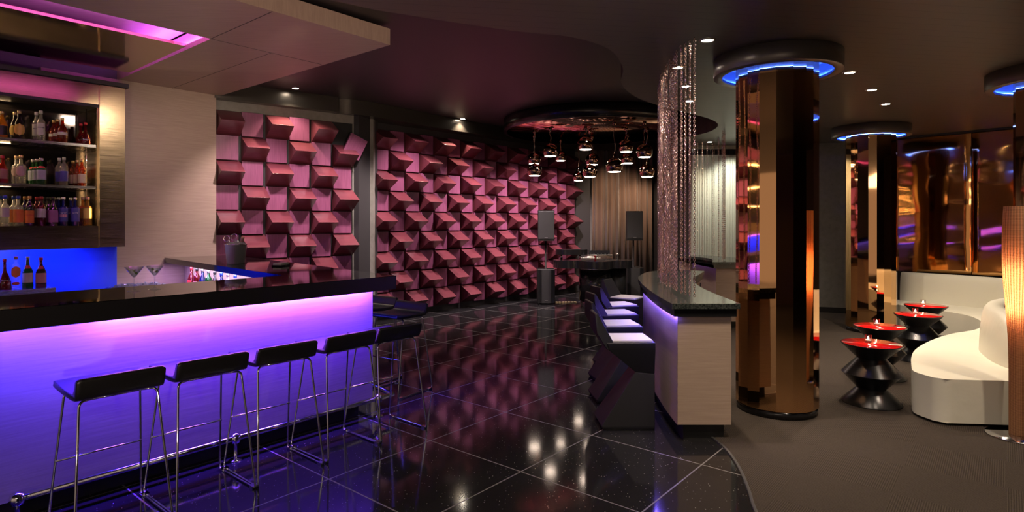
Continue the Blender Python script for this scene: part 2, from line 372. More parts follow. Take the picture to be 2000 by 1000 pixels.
# canopy soffit in oak with a lit opening
c = MB()
c.box(-4,3.526,4.40,5.49,3.2,3.35,MU).box(2.38,3.526,5.49,7.93,3.2,3.35,MU)
cano = c.build('bar_canopy', M['oak_flat'])
tag(cano,'pale limed oak canopy dropped from the ceiling over the long bar','canopy')
sj = MB().box(2.37,3.5,5.487,5.493,3.1985,3.2,MU).box(2.95,2.954,5.49,7.9,3.1985,3.2,MU).box(2.377,2.383,4.41,5.49,3.1985,3.2,MU)
sj.build('joint_line', M['walldark'], cano)
struct(MB().box(-4,2.38,5.40,7.93,3.37,3.379,MU),'ceiling_cove',M['oak_flat'])
mc = MB(); mc.prism([(-4,5.90),(2.335,5.90),(2.345,7.42),(-4,7.42)],3.2,3.225,MU)
tag(mc.build('mirror_ceiling_panel',M['steel_ceiling']),'polished champagne steel ceiling panel reflecting the bottles above the back bar','ceiling panel')
area('led_cove', W(.2,5.505,3.215), (N.x*.35,N.y*.35,1), 4.2,.03, 120, (.66,.14,1.0), rz=RU, spread=2.4)
area('led_cove_side', W(2.36,6.6,3.24), (-D.x*.3,-D.y*.3,1), .03,1.9, 12, (.62,.10,1.0), rz=RU)

# ================================================================ BAR
# counter top
zc=1.127
Wp=[(-2.5,3.753),(3.07,3.753),(3.66,7.86),(2.86,7.86),(2.5,4.46),(-2.5,4.46)]
ct = MB().prism(Wp,1.067,zc,MU).build('bar_countertop',M['granite'],bevel=.004)
tag(ct,'long polished black granite counter top with deep front edge on the main bar','counter top')
MB().box(-2.5,3.07,3.752,3.80,1.019,1.123,MU).build('front_edge',M['granite_edge'],ct)
MB().prism([(3.02,3.80),(3.07,3.80),(3.65,7.84),(3.60,7.84)],1.019,1.068,MU).build('end_edge',M['granite_edge'],ct)
bb = empty('bar_counter', W(1,4,0), RU, 'blue lit pale oak front of the long main bar below the black counter','bar')
def inbar(mb,name,m,parent,**k):
    o=mb.build(name,m,parent,**k); o.matrix_parent_inverse = Matrix.Translation(W(1,4,0)).inverted() if False else (Matrix.Translation(W(1,4,0))@MU).inverted(); return o
inbar(MB().box(-2.5,2.967,3.923,3.96,.12,1.067,MU),'front_panel',M['oak'],bb)
inbar(MB().box(-2.5,2.9,4.02,4.06,0.0,.12,MU),'toe_kick',M['black'],bb)
inbar(MB().prism([(2.93,3.96),(2.967,3.96),(3.30,7.84),(3.26,7.84)],.12,1.067,MU),'end_panel',M['oak'],bb)
inbar(MB().prism([(2.85,4.05),(2.89,4.05),(3.2,7.84),(3.16,7.84)],0,.12,MU),'toe_kick',M['black'],bb)
inbar(MB().prism([(2.80,4.6),(2.84,4.6),(3.12,7.84),(3.08,7.84)],.1,1.067,MU),'inner_panel',M['oak'],bb)
sh = MB().prism([(2.50,4.9),(2.80,4.9),(3.07,7.84),(2.80,7.84)],.70,.735,MU)
inbar(sh,'inner_shelf',M['steel'],bb)
# work ledge under the inner side of the main counter
inbar(MB().box(-2.5,2.3,4.20,4.24,.1,1.067,MU),'inner_panel',M['steel'],bb)
# LED strips under counter
area('led_bar_violet', W(2.0,3.897,1.06), (N.x*.08,N.y*.08,-1), 1.85,.02, 17, (.85,.22,1.0), rz=RU)
area('led_bar_blue', W(1.75,3.835,1.06), (N.x*.25,N.y*.25,-1), 2.5,.02, 105, (.035,.012,1.0), rz=RU)
area('led_return', W(2.72,6.4,1.05), (0,0,-1), .03,2.6, 12, (.62,.35,1.0), rz=RU-.1)
area('led_return_shelf', W(2.85,6.3,1.05), (0,0,-1), .03,2.4, 8, (.80,.70,1.0), rz=RU-.1)
area('led_end', W(3.2,5.6,1.05), (0,0,-1), .03,3.4, 10, (.05,.05,1.0), rz=RU-.14)

# foot rail
fr_ = empty('foot_rail', W(1.8,3.87,0), RU, 'chrome foot rail on short posts along the base of the long bar','foot rail')
inv=(Matrix.Translation(W(1.8,3.87,0))@MU).inverted()
def rl(mb,name,m): o=mb.build(name,m,fr_); o.matrix_parent_inverse=inv; return o
rl(MB().tube([W(.72,3.868,.145),W(3.13,3.868,.145)],.019,12),'rail',M['chrome'])
rl(MB().tube([W(3.13,3.868,.145),W(3.36,5.6,.145)],.019,12),'rail',M['chrome'])
for u in (.72,1.833,2.98):
    p=W(u,3.868,0)
    rl(MB().lathe([(.001,0),(.04,.0),(.04,.006),(.012,.012),(.012,.11),(.03,.118),(.036,.145),(.03,.172),(.001,.182)],16,Matrix.Translation(p)),'post',M['chrome'])

# stools -------------------------------------------------------
def smooth_path(pts, r=.03, n=5):
    out=[Vector(pts[0])]
    for i in range(1,len(pts)-1):
        p=Vector(pts[i]); a=(Vector(pts[i-1])-p).normalized(); b=(Vector(pts[i+1])-p).normalized()
        s=p+a*r; e=p+b*r
        for k in range(n+1):
            t=k/n; out.append((1-t)**2*s+2*t*(1-t)*p+t*t*e)
    out.append(Vector(pts[-1])); return out
def make_bar_stool():
    root = empty('bar_stool',(0,0,0))
    # seat: profile in y(toward bar)-z, extruded along x
    prof=[(.20,.700),(.205,.722),(.185,.735),(.02,.720),(-.12,.722),(-.155,.745),(-.178,.800),(-.200,.800),(-.203,.785),(-.185,.715),(-.150,.690),(.0,.688)]
    c = catmull([(p[0],p[1]) for p in prof],3,True)
    mb=MB(); n=len(c); xs=[-.195,-.190,-.175,.175,.190,.195]; sc_=[.90,.97,1,1,.97,.90]
    vs=[]; cy=sum(p.x for p in c)/n; cz=.722
    for x,s_ in zip(xs,sc_):
        for p in c: vs.append((x, cy+(p.x-cy)*(1-(1-s_)*.35), cz+(p.y-cz)*(1-(1-s_)*1.2)))
    fs=[]
    for j in range(len(xs)-1):
        for k in range(n): k2=(k+1)%n; fs.append((j*n+k,j*n+k2,(j+1)*n+k2,(j+1)*n+k))
    fs.append(tuple(range(n-1,-1,-1))); fs.append(tuple((len(xs)-1)*n+k for k in range(n)))
    mb.add(vs,fs,True); s=mb.build('seat',M['leather'],root)
    for sx in (-1,1):
        pts=[(sx*.10,-.12,.684),(sx*.172,-.145,.684),(sx*.215,-.235,.008),(sx*.215,.215,.008),(sx*.172,.10,.684),(sx*.10,.10,.684)]
        if sx>0: pts=pts
        MB().tube(smooth_path(pts,.03),.0065,8).build('side_frame',M['chrome'],root)
    MB().tube([(-.11,-.125,.684),(.11,-.125,.684)],.0065,8).build('seat_support',M['chrome'],root)
    MB().tube([(-.11,.10,.684),(.11,.10,.684)],.0065,8).build('seat_support',M['chrome'],root)
    MB().tube([(-.198,.153,.33),(.198,.153,.33)],.006,8).build('footrest',M['chrome'],root)
    for sx in (-1,1):
        for y in (-.2,.18): MB().box(sx*.215-.012,sx*.215+.012,y-.02,y+.02,0,.016).build('floor_glide',M['chrome'],root)
    return root
proto = make_bar_stool()
stl=['nearest, at the left end of the row along the bar','second from the left in the row along the bar','third, middle of the row along the bar','fourth from the left in the row along the bar','last at the right end, by the bar corner']
for i,u in enumerate((1.045,1.49,1.94,2.40,2.82)):
    o = proto if i==0 else copy_tree(proto)
    o.location = W(u,3.585,0); o.rotation_euler=(0,0,RU+(0,.01,-.012,.008,-.01)[i])
    tag(o,'black leather bar stool, '+stl[i],'bar stool','black stools along the front of the long bar')
for i,(u,v,lb) in enumerate(((3.55,4.32,'nearer of two black leather stools around the bar corner, at the end counter'),(3.64,4.86,'farther black leather bar stool around the bar corner, mostly hidden by the bar front'))):
    o = copy_tree(proto); o.location=W(u,v,0); o.rotation_euler=(0,0,RU+PI/2+.1)
    tag(o,lb,'bar stool','black stools at the end of the bar')

# ================================================================ BACK BAR
cb = empty('back_bar_cabinet', W(0,7.45,0), RU, 'brushed champagne steel back bar cabinet holding three shelves of liquor bottles','back bar')
invc=(Matrix.Translation(W(0,7.45,0))@MU).inverted()
def cbp(mb,name,m,**k): o=mb.build(name,m,cb,**k); o.matrix_parent_inverse=invc; return o
VF,VB,UL,UR=7.45,7.86,-1.6,2.07
cbp(MB().box(UL,UR,VF,VF+.03,2.81,3.02,MU),'header_panel',M['steel_gold'])
cbp(MB().box(UL,UR,VF+.01,VB,2.78,2.81,MU),'top_board',M['black'])
cbp(MB().box(UL,UR,VF,VF+.03,1.283,1.517,MU),'lower_fascia',M['steel_gold'])
cbp(MB().box(UL,UR,VF+.03,VB,1.485,1.517,MU),'bottom_board',M['steel'])
cbp(MB().box(UR,2.307,VF-.02,VB,1.29,3.02,MU),'end_pilaster',M['steel_gold'])
cbp(MB().box(UR-.012,UR,VF+.03,VB,1.517,2.78,MU),'side_lining',M['steel_gold'])
cbp(MB().box(UL,UR-.012,VB-.01,VB,1.517,2.78,MU),'back_mirror',M['dark_mirror'])
cbp(MB().box(UL,.75,VF-.004,VF,1.275,1.283,MU),'glow_strip',M['glint_violet'])  # glowing strip stands in for violet glints on the lower edge
SH=[(2.38,'upper'),(1.938,'middle')]
for z,_ in SH:
    cbp(MB().box(UL,UR-.02,VF+.035,VB-.02,z-.028,z,MU),'shelf',M['steel'])
cbp(MB().tube([W(UR-.06,7.66,1.517),W(UR-.06,7.66,2.78)],.006,8),'shelf_rod',M['chrome'])
struct(MB().box(UL,2.345,7.43,7.9,3.03,3.075,MU),'trim_4',M['walldark'])
# violet strip under the cabinet, warm strips under shelves
area('led_cabinet_under', W(-.4,7.55,1.295), (N.x*.3,N.y*.3,-1), 3.6,.03, 30, (.16,.09,1.0), rz=RU)
for z in (2.775,2.348,1.905):
    area('led_shelf', W(-.3,7.80,z), (-N.x*.25,-N.y*.25,-1), 3.4,.02, 9, (1,.66,.34), rz=RU)
area('led_cabinet_side', W(2.0,7.50,2.1), (D.x,D.y,.0), .02,1.0, 3.0, (1,.72,.4), rz=RU+PI/2)
# blue glass splash panel
bp_ = MB().box(-2.0,2.31,7.70,7.86,.1,1.29,MU).build('splash_panel',M['blue_panel'])
tag(bp_,'plain blue lit panel under the steel bottle cabinet behind the bar','panel')
# low shelf
ls = MB().box(-2.2,1.62,7.12,7.695,.865,.92,MU).build('back_counter',M['steel'],bevel=.003)
tag(ls,'blue lit steel shelf carrying four bottles low behind the bar','shelf')
area('led_blue_splash', W(.3,7.45,1.28), (N.x*.2,N.y*.2,-1), 3.4,.05, 42, (.02,.07,1.0), rz=RU)

# ---- bottles
def glassmat(name,c,tr=.85,rough=.03): return thin_glass(name,tuple(min(1,x*1.0+.05) for x in c),max(.12,.95-tr),c)
G = dict(clear=glassmat('glass_clear',(.95,.95,.92),.9), amber=glassmat('glass_amber',(.85,.38,.06),.8), red=glassmat('glass_red',(.55,.03,.05),.7),
  green=glassmat('glass_green',(.03,.45,.10),.7), dark=glassmat('glass_dark',(.05,.03,.03),.3), blue=glassmat('glass_cobalt',(.02,.04,.35),.5), brown=glassmat('glass_brown',(.35,.12,.04),.7), yellow=glassmat('glass_gold',(.90,.62,.12),.7), rust=glassmat('glass_rust',(.75,.16,.05),.75))
def lab(name,c): 
    return mat('label_'+name,c,.5)
LM = dict(white=lab('white',(.75,.72,.68)), orange=lab('orange',(.85,.28,.05)), gold=lab('gold',(.80,.55,.12)), pale=lab('pale',(.55,.62,.66)), purple=lab('purple',(.35,.14,.28)), redl=lab('red',(.7,.06,.05)), navy=lab('navy',(.05,.06,.25)), brown=lab('brown',(.45,.28,.15)), pink=lab('pink',(.75,.35,.35)), cream=lab('cream',(.80,.66,.48)), black=lab('black',(.02,.02,.02)))
CM = dict(gold=mat('cap_gold',(.8,.6,.3),.3,.8), blue=mat('cap_blue',(.03,.08,.5),.4), red=mat('cap_red',(.6,.03,.05),.4), silver=mat('cap_silver',(.75,.75,.75),.25,.9), pink=mat('cap_pink',(.75,.35,.28),.4), black=mat('cap_black',(.02,.02,.02),.4), white=mat('cap_white',(.75,.73,.7),.4), amber=mat('cap_amber',(.8,.45,.15),.35,.4))
SHAPES = {
 'round': [(.001,0),(.036,0),(.038,.005),(.038,.62),(.035,.68),(.022,.76),(.0145,.80),(.0135,.93)],
 'squat': [(.001,0),(.042,0),(.045,.01),(.045,.45),(.042,.52),(.028,.66),(.016,.74),(.014,.92)],
 'tall':  [(.001,0),(.035,0),(.036,.005),(.036,.60),(.033,.66),(.020,.72),(.015,.76),(.014,.93)],
 'cone':  [(.001,0),(.050,0),(.053,.02),(.047,.25),(.033,.45),(.018,.58),(.014,.62),(.013,.92)],
 'shoulder':[(.001,0),(.040,0),(.042,.005),(.042,.58),(.040,.64),(.030,.68),(.016,.70),(.015,.93)],
}
def text_mesh(s,size,m,depth=.0006):
    cu = bpy.data.curves.new('lettering','FONT'); cu.body=s; cu.size=size; cu.align_x='CENTER'; cu.align_y='CENTER'; cu.extrude=depth
    o = bpy.data.objects.new('lettering',cu); col.objects.link(o)
    dg=bpy.context.evaluated_depsgraph_get(); me=bpy.data.meshes.new_from_object(o.evaluated_get(dg)); col.objects.unlink(o); bpy.data.objects.remove(o)
    me.materials.clear(); me.materials.append(m); return me
def make_bottle(shape,h,glass,labm,capm,lz=(.15,.5),text=None,tcol='black',lab2=None,oval=False):
    root = empty('liquor_bottle',(0,0,0))
    pr=[(r,z*h) for r,z in SHAPES[shape]]
    inner=[(max(r-.0035,.001),max(z,.006)) for r,z in pr[::-1] if r>.002]+[(.001,.006)]
    MB().lathe(pr+inner,20).build('glass_body',G[glass],root)
    rt=pr[-1][0]
    MB().lathe([(.001,.90*h),(rt+.0025,.90*h),(rt+.0025,h-.003),(rt,h),(.001,h)],16).build('cap',CM[capm],root)
    def rad(z):
        for a,b in zip(pr,pr[1:]):
            if a[1]<=z<=b[1] and b[1]>a[1]: return a[0]+(b[0]-a[0])*(z-a[1])/(b[1]-a[1])
        return pr[-1][0]
    def patch(z0,z1,half,name,m):
        n=12; nz_=8; vs=[]; fs=[]
        for j in range(nz_+1):
            t=j/nz_; z=z0+(z1-z0)*t
            k=half*(math.sqrt(max(0,1-(2*t-1)**2)) if oval else 1); k=max(k,.02)
            for i in range(n+1):
                a=-PI/2-k+2*k*i/n; r=rad(z)+.0008; vs.append((r*math.cos(a),r*math.sin(a),z))
        for j in range(nz_):
            for i in range(n): q=j*(n+1)+i; fs.append((q,q+1,q+n+2,q+n+1))
        MB().add(vs,fs,True).build(name,m,root)
    if labm: patch(lz[0]*h,lz[1]*h,1.15,'paper_label',LM[labm])
    if lab2: patch(lab2[0]*h,lab2[1]*h,.8,'paper_label',LM[lab2[2]])
    if text:
        zz=(lz[0]+(lz[1]-lz[0])*.62)*h
        me=text_mesh(text,min(.022,.11/len(text)),LM[tcol])
        R_=rad(zz)+.0016
        for v in me.vertices:
            a=v.co.x/R_; zoff=v.co.z
            v.co=Vector((math.sin(a)*(R_+zoff), -math.cos(a)*(R_+zoff), zz+v.co.y))
        o=bpy.data.objects.new('lettering',me); col.objects.link(o); o.parent=root
    return root
def place_b(px,v,z,proto,label,group,first):
    # find u so that the bar-frame point (u,v) is seen at px
    k=(px-1000)/F; u=v*(k*N.y-N.x)/(D.x-k*D.y)
    o = proto if first else copy_tree(proto)
    o.location=W(u,v,z); o.rotation_euler=(0,0,math.atan2(W(u,v).y,W(u,v).x)-PI/2)
    tag(o,label,'bottle',group); return o
shelf_specs=[
 (2.38,'top shelf',[
  (4,'squat',.26,'yellow','black','gold',(.1,.45),None,'gold label',0,'stubby gold bottle cut by the left edge of the picture'),
  (38,'squat',.285,'dark','gold','gold',(.12,.55),None,'',1,'dark bottle with amber yellow oval label'),
  (80,'tall',.31,'clear','white','white',(.2,.58),'MOLINARI','',1,'tall clear bottle with white label lettered in black'),
  (122,'squat',.26,'rust','white','gold',(.30,.42),None,'',2,'reddish brown bottle with a small white label'),
  (167,'cone',.24,'red','black','red',(.2,.24),'Tuaca','',1,'flared dark red bottle with red cap and white script')]),
 (1.938,'middle shelf',[
  (5,'squat',.27,'rust','brown','red',(.15,.5),None,'',0,'rust red bottle cut by the left edge of the picture'),
  (41,'shoulder',.285,'clear','cream','gold',(.25,.62),None,'',1,'clear square-shouldered bottle with cream and brown label'),
  (81,'shoulder',.27,'green','pale','silver',(.18,.55),None,'',2,'bright green bottle with pale blue label and silver cap'),
  (125,'round',.295,'clear','navy','white',(.15,.5),None,'',1,'clear bottle with dark navy label'),
  (160,'round',.285,'amber','cream','gold',(.12,.45),None,'',2,'amber bottle with cream label')]),
 (1.517,'lowest shelf',[
  (10,'tall',.30,'clear','white','blue',(.3,.6),None,'',1,'clear bottle with blue cap and white label'),
  (36,'shoulder',.30,'clear','orange','blue',(.12,.55),None,'',1,'clear bottle with blue cap and orange patterned label'),
  (58,'round',.30,'dark','orange','amber',(.1,.52),'CRUZAN','',1,'dark bottle with orange sunburst label'),
  (81,'round',.30,'red','white','red',(.28,.58),None,'',1,'red bottle with red cap and white label'),
  (104,'squat',.30,'dark','purple','black',(.12,.55),None,'',2,'dark bottle with plum coloured label'),
  (124,'shoulder',.30,'blue','navy','silver',(.15,.62),'SKYY','',2,'cobalt blue bottle with pink motif under its lettering'),
  (147,'shoulder',.30,'blue','navy','silver',(.15,.62),'SKYY','',1,'plain cobalt blue bottle right of the one with the pink motif'),
  (171,'shoulder',.31,'yellow','gold','pink',(.25,.6),None,'',1,'gold bottle with yellow label and pink cap')])]
for z,sn,items in shelf_specs:
    for (px,shp,h,g,lb,cp_,lz,txt,_,nb,desc) in items:
        tcol='white' if (txt in('SKYY','Tuaca')) else ('redl' if txt=='CRUZAN' else 'black')
        l2=None
        if 'pink motif' in desc and 'with pink' in desc: l2=(.3,.4,'pink')
        if g=='green': l2=(.62,.7,'redl')
        pr=make_bottle(shp,h,g,lb,cp_,lz,txt,tcol,l2,oval=('oval' in desc or 'cream and brown' in desc))
        place_b(px,7.56,z+.0005,pr,desc+', front on '+sn,'bottles on the '+sn,True)
        for k in range(nb):
            place_b(px-9-8*k,7.69+.10*k,z+.0005,pr,('directly ' if k==0 else 'second ')+'behind '+desc.replace('lettered in black','').replace('cut by the left edge of the picture','').replace('with pink motif under its lettering','with pink motif').replace('right of the one with the pink motif','')+', '+sn,'bottles on the '+sn,False)
for (px,shp,h,g,lb,cp_,lz,txt,desc) in [(9,'cone',.29,'red','black','red',(.28,.32),'Tuaca','flared dark red bottle with white script, leftmost on the low steel shelf'),
  (31,'round',.31,'clear','orange','pink',(.35,.7),None,'clear bottle with orange and cream round label on the low steel shelf'),
  (54,'squat',.305,'green','white','silver',(.18,.48),None,'dark green bottle with white label and silver cap on the low steel shelf'),
  (80,'squat',.29,'brown','pink','red',(.15,.48),None,'round brown bottle with pink label and red cap, rightmost on the low steel shelf')]:
    pr=make_bottle(shp,h,g,lb,cp_,lz,txt,'white',(.12,.22,'redl') if px==31 else ((.62,.72,'redl') if px in(54,80) else None),oval=(px==31))
    place_b(px,7.26,.9205,pr,desc,'bottles on the low steel shelf',True)
# bottles under the return counter
rb=[('red','red','redl'),('red','black','pink'),('blue','silver','navy'),('green','silver','pale'),('dark','black','purple'),('blue','blue','pale'),('clear','silver','white'),('clear','blue','pale')]
nm=['first','second','third','fourth','fifth','sixth','seventh','eighth']
for i,(g,c_,l_) in enumerate(rb):
    v=7.35-.20*i; u=2.50+.36*(v-4.46)/3.4+.16
    pr=make_bottle('round' if i%2 else 'squat',.29,g,l_,c_)
    pr.location=W(u,v,.7355); pr.rotation_euler=(0,0,RU-PI/2)
    tag(pr,nm[i]+' bottle from the far end on the shelf under the side counter, '+{'red':'red glass','blue':'blue glass','green':'green glass','dark':'black glass','clear':'clear glass'}[g],'bottle','bottles on the shelf under the side counter')

# ice bin with ice
ib = empty('ice_bin', W(2.28,6.55,0), RU,'open steel ice bin full of crushed ice behind the bar','ice bin')
MB().box(-.22,.22,-.62,.62,.0,.86).build('bin_body',M['steel'],ib)
MB().box(-.23,.23,-.63,-.60,.86,.885).box(-.23,.23,.60,.63,.86,.885).box(-.23,-.20,-.6,.6,.86,.885).box(.20,.23,-.6,.6,.86,.885).build('bin_rim',M['steel'],ib)
ic = MB()
for i in range(420):
    p=(random.uniform(-.19,.19),random.uniform(-.58,.58),.875+random.random()*.02); s_=.016
    ic.box(-s_,s_,-s_,s_,-s_,s_,Matrix.Translation(p)@Matrix.Rotation(random.random()*3,4,'X')@Matrix.Rotation(random.random()*3,4,'Y'))
ico=ic.build('ice_cubes',M['ice'],ib); ico['kind']='stuff'

# martini glasses
def make_martini():
    root=empty('martini_glass',(0,0,0))
    prof=[(.001,0),(.036,0),(.036,.0015),(.012,.006),(.004,.014),(.0032,.05),(.0035,.078),(.006,.084),(.053,.150),(.0518,.1502),(.0055,.0865),(.001,.084)]
    MB().lathe(prof,32).build('glass_bowl',M['glass'],root)
    MB().lathe([(.001,.0875),(.0052,.0885),(.0405,.134),(.001,.134)],32).build('drink',M['liquid'],root)
    for a in (0,2.2):
        MB().lathe([(.0005,-.009),(.006,-.007),(.0085,0),(.006,.007),(.0005,.009)],12,Matrix.Translation((.012*math.cos(a),.012*math.sin(a),.113+.006*a))@Matrix.Rotation(.8,4,'X')).build('olive',M['olive'],root)
    return root
g1=make_martini()
def gpx(px,v):
    k=(px-1000)/F; u=v*(k*N.y-N.x)/(D.x-k*D.y); return W(u,v)
g1.location=(*gpx(262,4.14).xy,zc+.0005); tag(g1,'left martini glass with olives on the black bar counter','glass','pair of martinis on the bar')
g2=copy_tree(g1); g2.location=(*gpx(302,4.16).xy,zc+.0005); g2.rotation_euler=(0,0,1); tag(g2,'right martini glass with olives on the black bar counter','glass','pair of martinis on the bar')

# ice bucket, bottle, tongs
bl=Vector((-2.85,6.14,zc+.0005))
bk=empty('ice_bucket',bl,0,'steel ice bucket at the far side counter, blue light on its left','ice bucket')
MB().lathe([(.001,0),(.082,0),(.086,.004),(.104,.196),(.108,.20),(.104,.2),(.100,.19),(.083,.008),(.001,.008)],40).build('bucket_body',M['bucket'],bk)
MB().tube([(.1055*math.cos(a),.1055*math.sin(a),.198) for a in [2*PI*k/36 for k in range(36)]],.004,6,True).build('rim',M['chrome'],bk)
ic=MB()
for i in range(90):
    a=random.random()*6.28; r=.085*math.sqrt(random.random()); s_=.014
    ic.box(-s_,s_,-s_,s_,-s_,s_,Matrix.Translation((r*math.cos(a),r*math.sin(a),.185+.035*(1-r/.085)*random.random()+.01))@Matrix.Rotation(random.random()*3,4,'X')@Matrix.Rotation(random.random()*3,4,'Z'))
o=ic.build('ice_cubes',M['ice'],bk); o['kind']='stuff'
wb=empty('wine_bottle',bl+Vector((-.015,0,.03)),0,'wine bottle with pink foil neck leaning out of the ice bucket','bottle'); wb.rotation_euler=(0,math.radians(20),0)
MB().lathe([(.001,.01),(.035,.01),(.036,.14),(.030,.17),(.014,.20),(.0135,.215)],20).build('glass_body',G['dark'],wb)
MB().lathe([(.0145,.19),(.0148,.235),(.017,.238),(.017,.25),(.015,.262),(.001,.264)],16).build('foil',M['cork'],wb)
tg=empty('ice_tongs',bl+Vector((-.055,-.02,.17)),0,'curly wire ice tongs standing in the ice bucket','tongs')
def ring(cx,cz,r,tl):
    return [(cx+r*math.cos(a),.01*math.sin(a),cz+r*math.sin(a)) for a in [2*PI*k/20 for k in range(20)]]
MB().tube(ring(.045,.105,.032,0),.004,6,True).build('loop_handle',M['chrome'],tg)
MB().tube(ring(-.03,.088,.028,0),.004,6,True).build('loop_handle',M['chrome'],tg)
MB().tube([(.045,0,.073),(.04,0,.02)],.004,6).tube([(-.01,0,.068),(.03,0,.02)],.004,6).build('arm',M['chrome'],tg)

# small napkin holder / ashtray on the counter
nh=empty('napkin_holder',(*W(3.03,5.45).xy,zc+.0005),RU+.5,'low napkin holder with white napkins on the far side counter','napkin holder')
MB().box(-.08,.08,-.05,.05,0,.012).build('tray',M['black_gloss'],nh)
MB().box(-.065,.065,-.045,.045,.012,.03).build('napkins',M['offwhite'],nh)

# ================================================================ BLOCK WALLS
bw,bh_=.31,.33
def wedge_mesh():
    w=.31; h=.33; t=.012; dpt=.285; e=.004
    v=[(e,0,e),(w-e,0,e),(w-e,0,h-e),(e,0,h-e),(e,-t,e),(w-e,-t,e),(w-e,-t,h-e),(e,-t,h-e),(e+.015,-dpt,h*.5),(w-e-.0,-dpt,h*.5)]
    f=[(0,1,5,4),(3,7,6,2),(4,5,9,8),(8,9,6,7),(0,4,8,7,3),(1,2,6,9,5)]
    return MB().add(v,f)
def flat_mesh(d=.05):
    w=.31; h=.33; e=.003
    return MB().box(e,w-.035,-d,0,e,h-e)
def block_wall(a,t,ncol,nrow,z0,label,w,skip=()):
    ang=math.atan2(t.y,t.x)
    root=empty('block_wall',(a.x,a.y,z0),ang,label,'wall cladding')
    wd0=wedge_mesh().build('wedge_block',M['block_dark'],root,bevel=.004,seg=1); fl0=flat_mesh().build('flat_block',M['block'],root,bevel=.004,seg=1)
    MB().box(0,ncol*w-.002,-.001,.0,.0,nrow*bh_).build('backing_board',M['black'],root)
    first={'w':True,'f':True}
    for r in range(nrow):
        for c_ in range(ncol):
            if (r,c_) in skip: continue
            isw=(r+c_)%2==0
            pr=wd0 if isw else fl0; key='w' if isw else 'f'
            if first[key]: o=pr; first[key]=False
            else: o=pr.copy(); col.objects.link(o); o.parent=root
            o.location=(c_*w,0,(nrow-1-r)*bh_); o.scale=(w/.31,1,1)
    return root,fl0
tB=(B1-B0).normalized(); nB=Vector((tB.y,-tB.x))
ra,fa=block_wall(A0+nA*.004+tA*.03,tA,6,9,.07,'short wall of mulberry wood blocks, flat and wedge shaped, right of the oak panel','' or .315,skip=((0,5),))
rb_,_=block_wall(B0+nB*.004,tB,17,9,.09,'long wall of mulberry wood blocks, flat and wedge shaped, behind the dance floor','' or .312)
# the one crooked block
o=fa.copy(); col.objects.link(o); o.parent=ra; o.location=(5*.315+.10,-.09,8*bh_-.12); o.rotation_euler=(.12,math.radians(24),0); o['label']='flat block hanging crooked at the top right corner'

# ================================================================ DOWNLIGHTS
def make_down():
    root=empty('downlight',(0,0,0))
    MB().lathe([(.062,0),(.062,-.006),(.045,-.008),(.043,0)],28).build('trim_ring',M['steel'],root)
    MB().lathe([(.001,-.003),(.043,-.003),(.043,-.001),(.001,-.001)],24).build('lens',M['lens'],root)
    return root
dproto=make_down()
WARM=(1,.80,.58)
downs=[((1382,78),ZL,'brightest downlight, just left of the big copper column collar',90,55),
 ((1324,131),ZL,'downlight nearest the top of the hanging chains',60,60),
 ((1338,168),ZL,'second downlight behind the chain curtain',60,60),
 ((1346,197),ZL,'farthest of the three downlights behind the chains',60,60),
 ((1660,141),ZL,'downlight right of the big copper column, nearest of the three there',120,75),
 ((1703,175),ZL,'middle downlight over the lounge, in front of the farther column',90,75),
 ((1730,203),ZL,'farthest downlight over the lounge, above the farther column collar',80,75),
 ((1386,277),ZL,'tiny downlight close to the fluted grey wall',45,110),
 ((577,172),ZU,'downlight on the dark ceiling in front of the short block wall',70,110),
 ((904,232),ZU,'downlight on the dark ceiling before the long block wall',60,110)]
for i,((px,py),z,lb,pw,ang) in enumerate(downs):
    Y=F*(z-H)/(HOR-py); X=(px-1000)/F*Y
    o=dproto if i==0 else copy_tree(dproto)
    o.location=(X,Y,z-.0005); tag(o,lb,'downlight','recessed ceiling downlights')
    spot('downward_beam',(X,Y,z-.02),(X,Y,0),pw,WARM,ang,.7,.035)
# wall washers for block walls (bare spots near the ceiling, no fixtures built)
# far ones added below the drum to brighten the right part
for i,(X,Y,tx,ty,tz,pw,an) in enumerate([(-2.75,7.15,-3.3,8.1,.7,260,85),(-1.75,8.0,-2.6,8.7,.7,240,85),(-1.15,9.3,-1.75,10.0,.3,260,95),(-.1,10.2,-.75,11.1,.2,330,95),(.75,11.1,.1,11.95,.2,330,95),(1.5,12.0,.95,12.8,.2,260,95)]):
    spot('wall_washer',(X,Y,(ZU-.05) if Y<10 else 3.13),(tx,ty,tz),pw,(1,.78,.80),an,1,.05)

# ================================================================ DRUM + PENDANTS
dc=Vector((1.5,10.6)); dr=1.65
dz0=3.16
sm_=empty('ceiling_drum',(dc.x,dc.y,dz0),0,'round black ceiling drum with copper mirrored underside over the pendants','ceiling drum')
MB().lathe([(dr-.06,0),(dr,0),(dr,ZU-dz0-.001),(dr-.06,ZU-dz0-.001)],96).build('drum_side',M['drum'],sm_)
MB().lathe([(.001,.012),(dr-.06,.012),(dr-.06,.03),(.001,.03)],96).build('mirror_disc',M['copper_ceiling'],sm_)
def make_pendant(drop):
    root=empty('pendant_lamp',(0,0,0))
    R_=.13; pr=[]
    for k in range(15):
        a=-PI*.5+ (PI*.28) + (PI-PI*.28)*k/14
        pr.append((max(R_*math.cos(a),.002),R_*math.sin(a)+R_*math.sin(PI*.5-PI*.28)))
    MB().lathe(pr+[(r*.96,z*.97+.004) for r,z in pr[::-1]],36).build('globe_shade',M['smoke_chrome'],root)
    MB().lathe([(.001,-.004),(.092,-.004),(.098,.002),(.098,.012),(.001,.012)],28).build('lens',M['shade_in'],root)
    zt=pr[-1][1]
    MB().lathe([(.018,zt-.004),(.018,zt+.05),(.006,zt+.06),(.001,zt+.06)],16).build('socket_cap',M['smoke_chrome'],root)
    return root,zt+.06
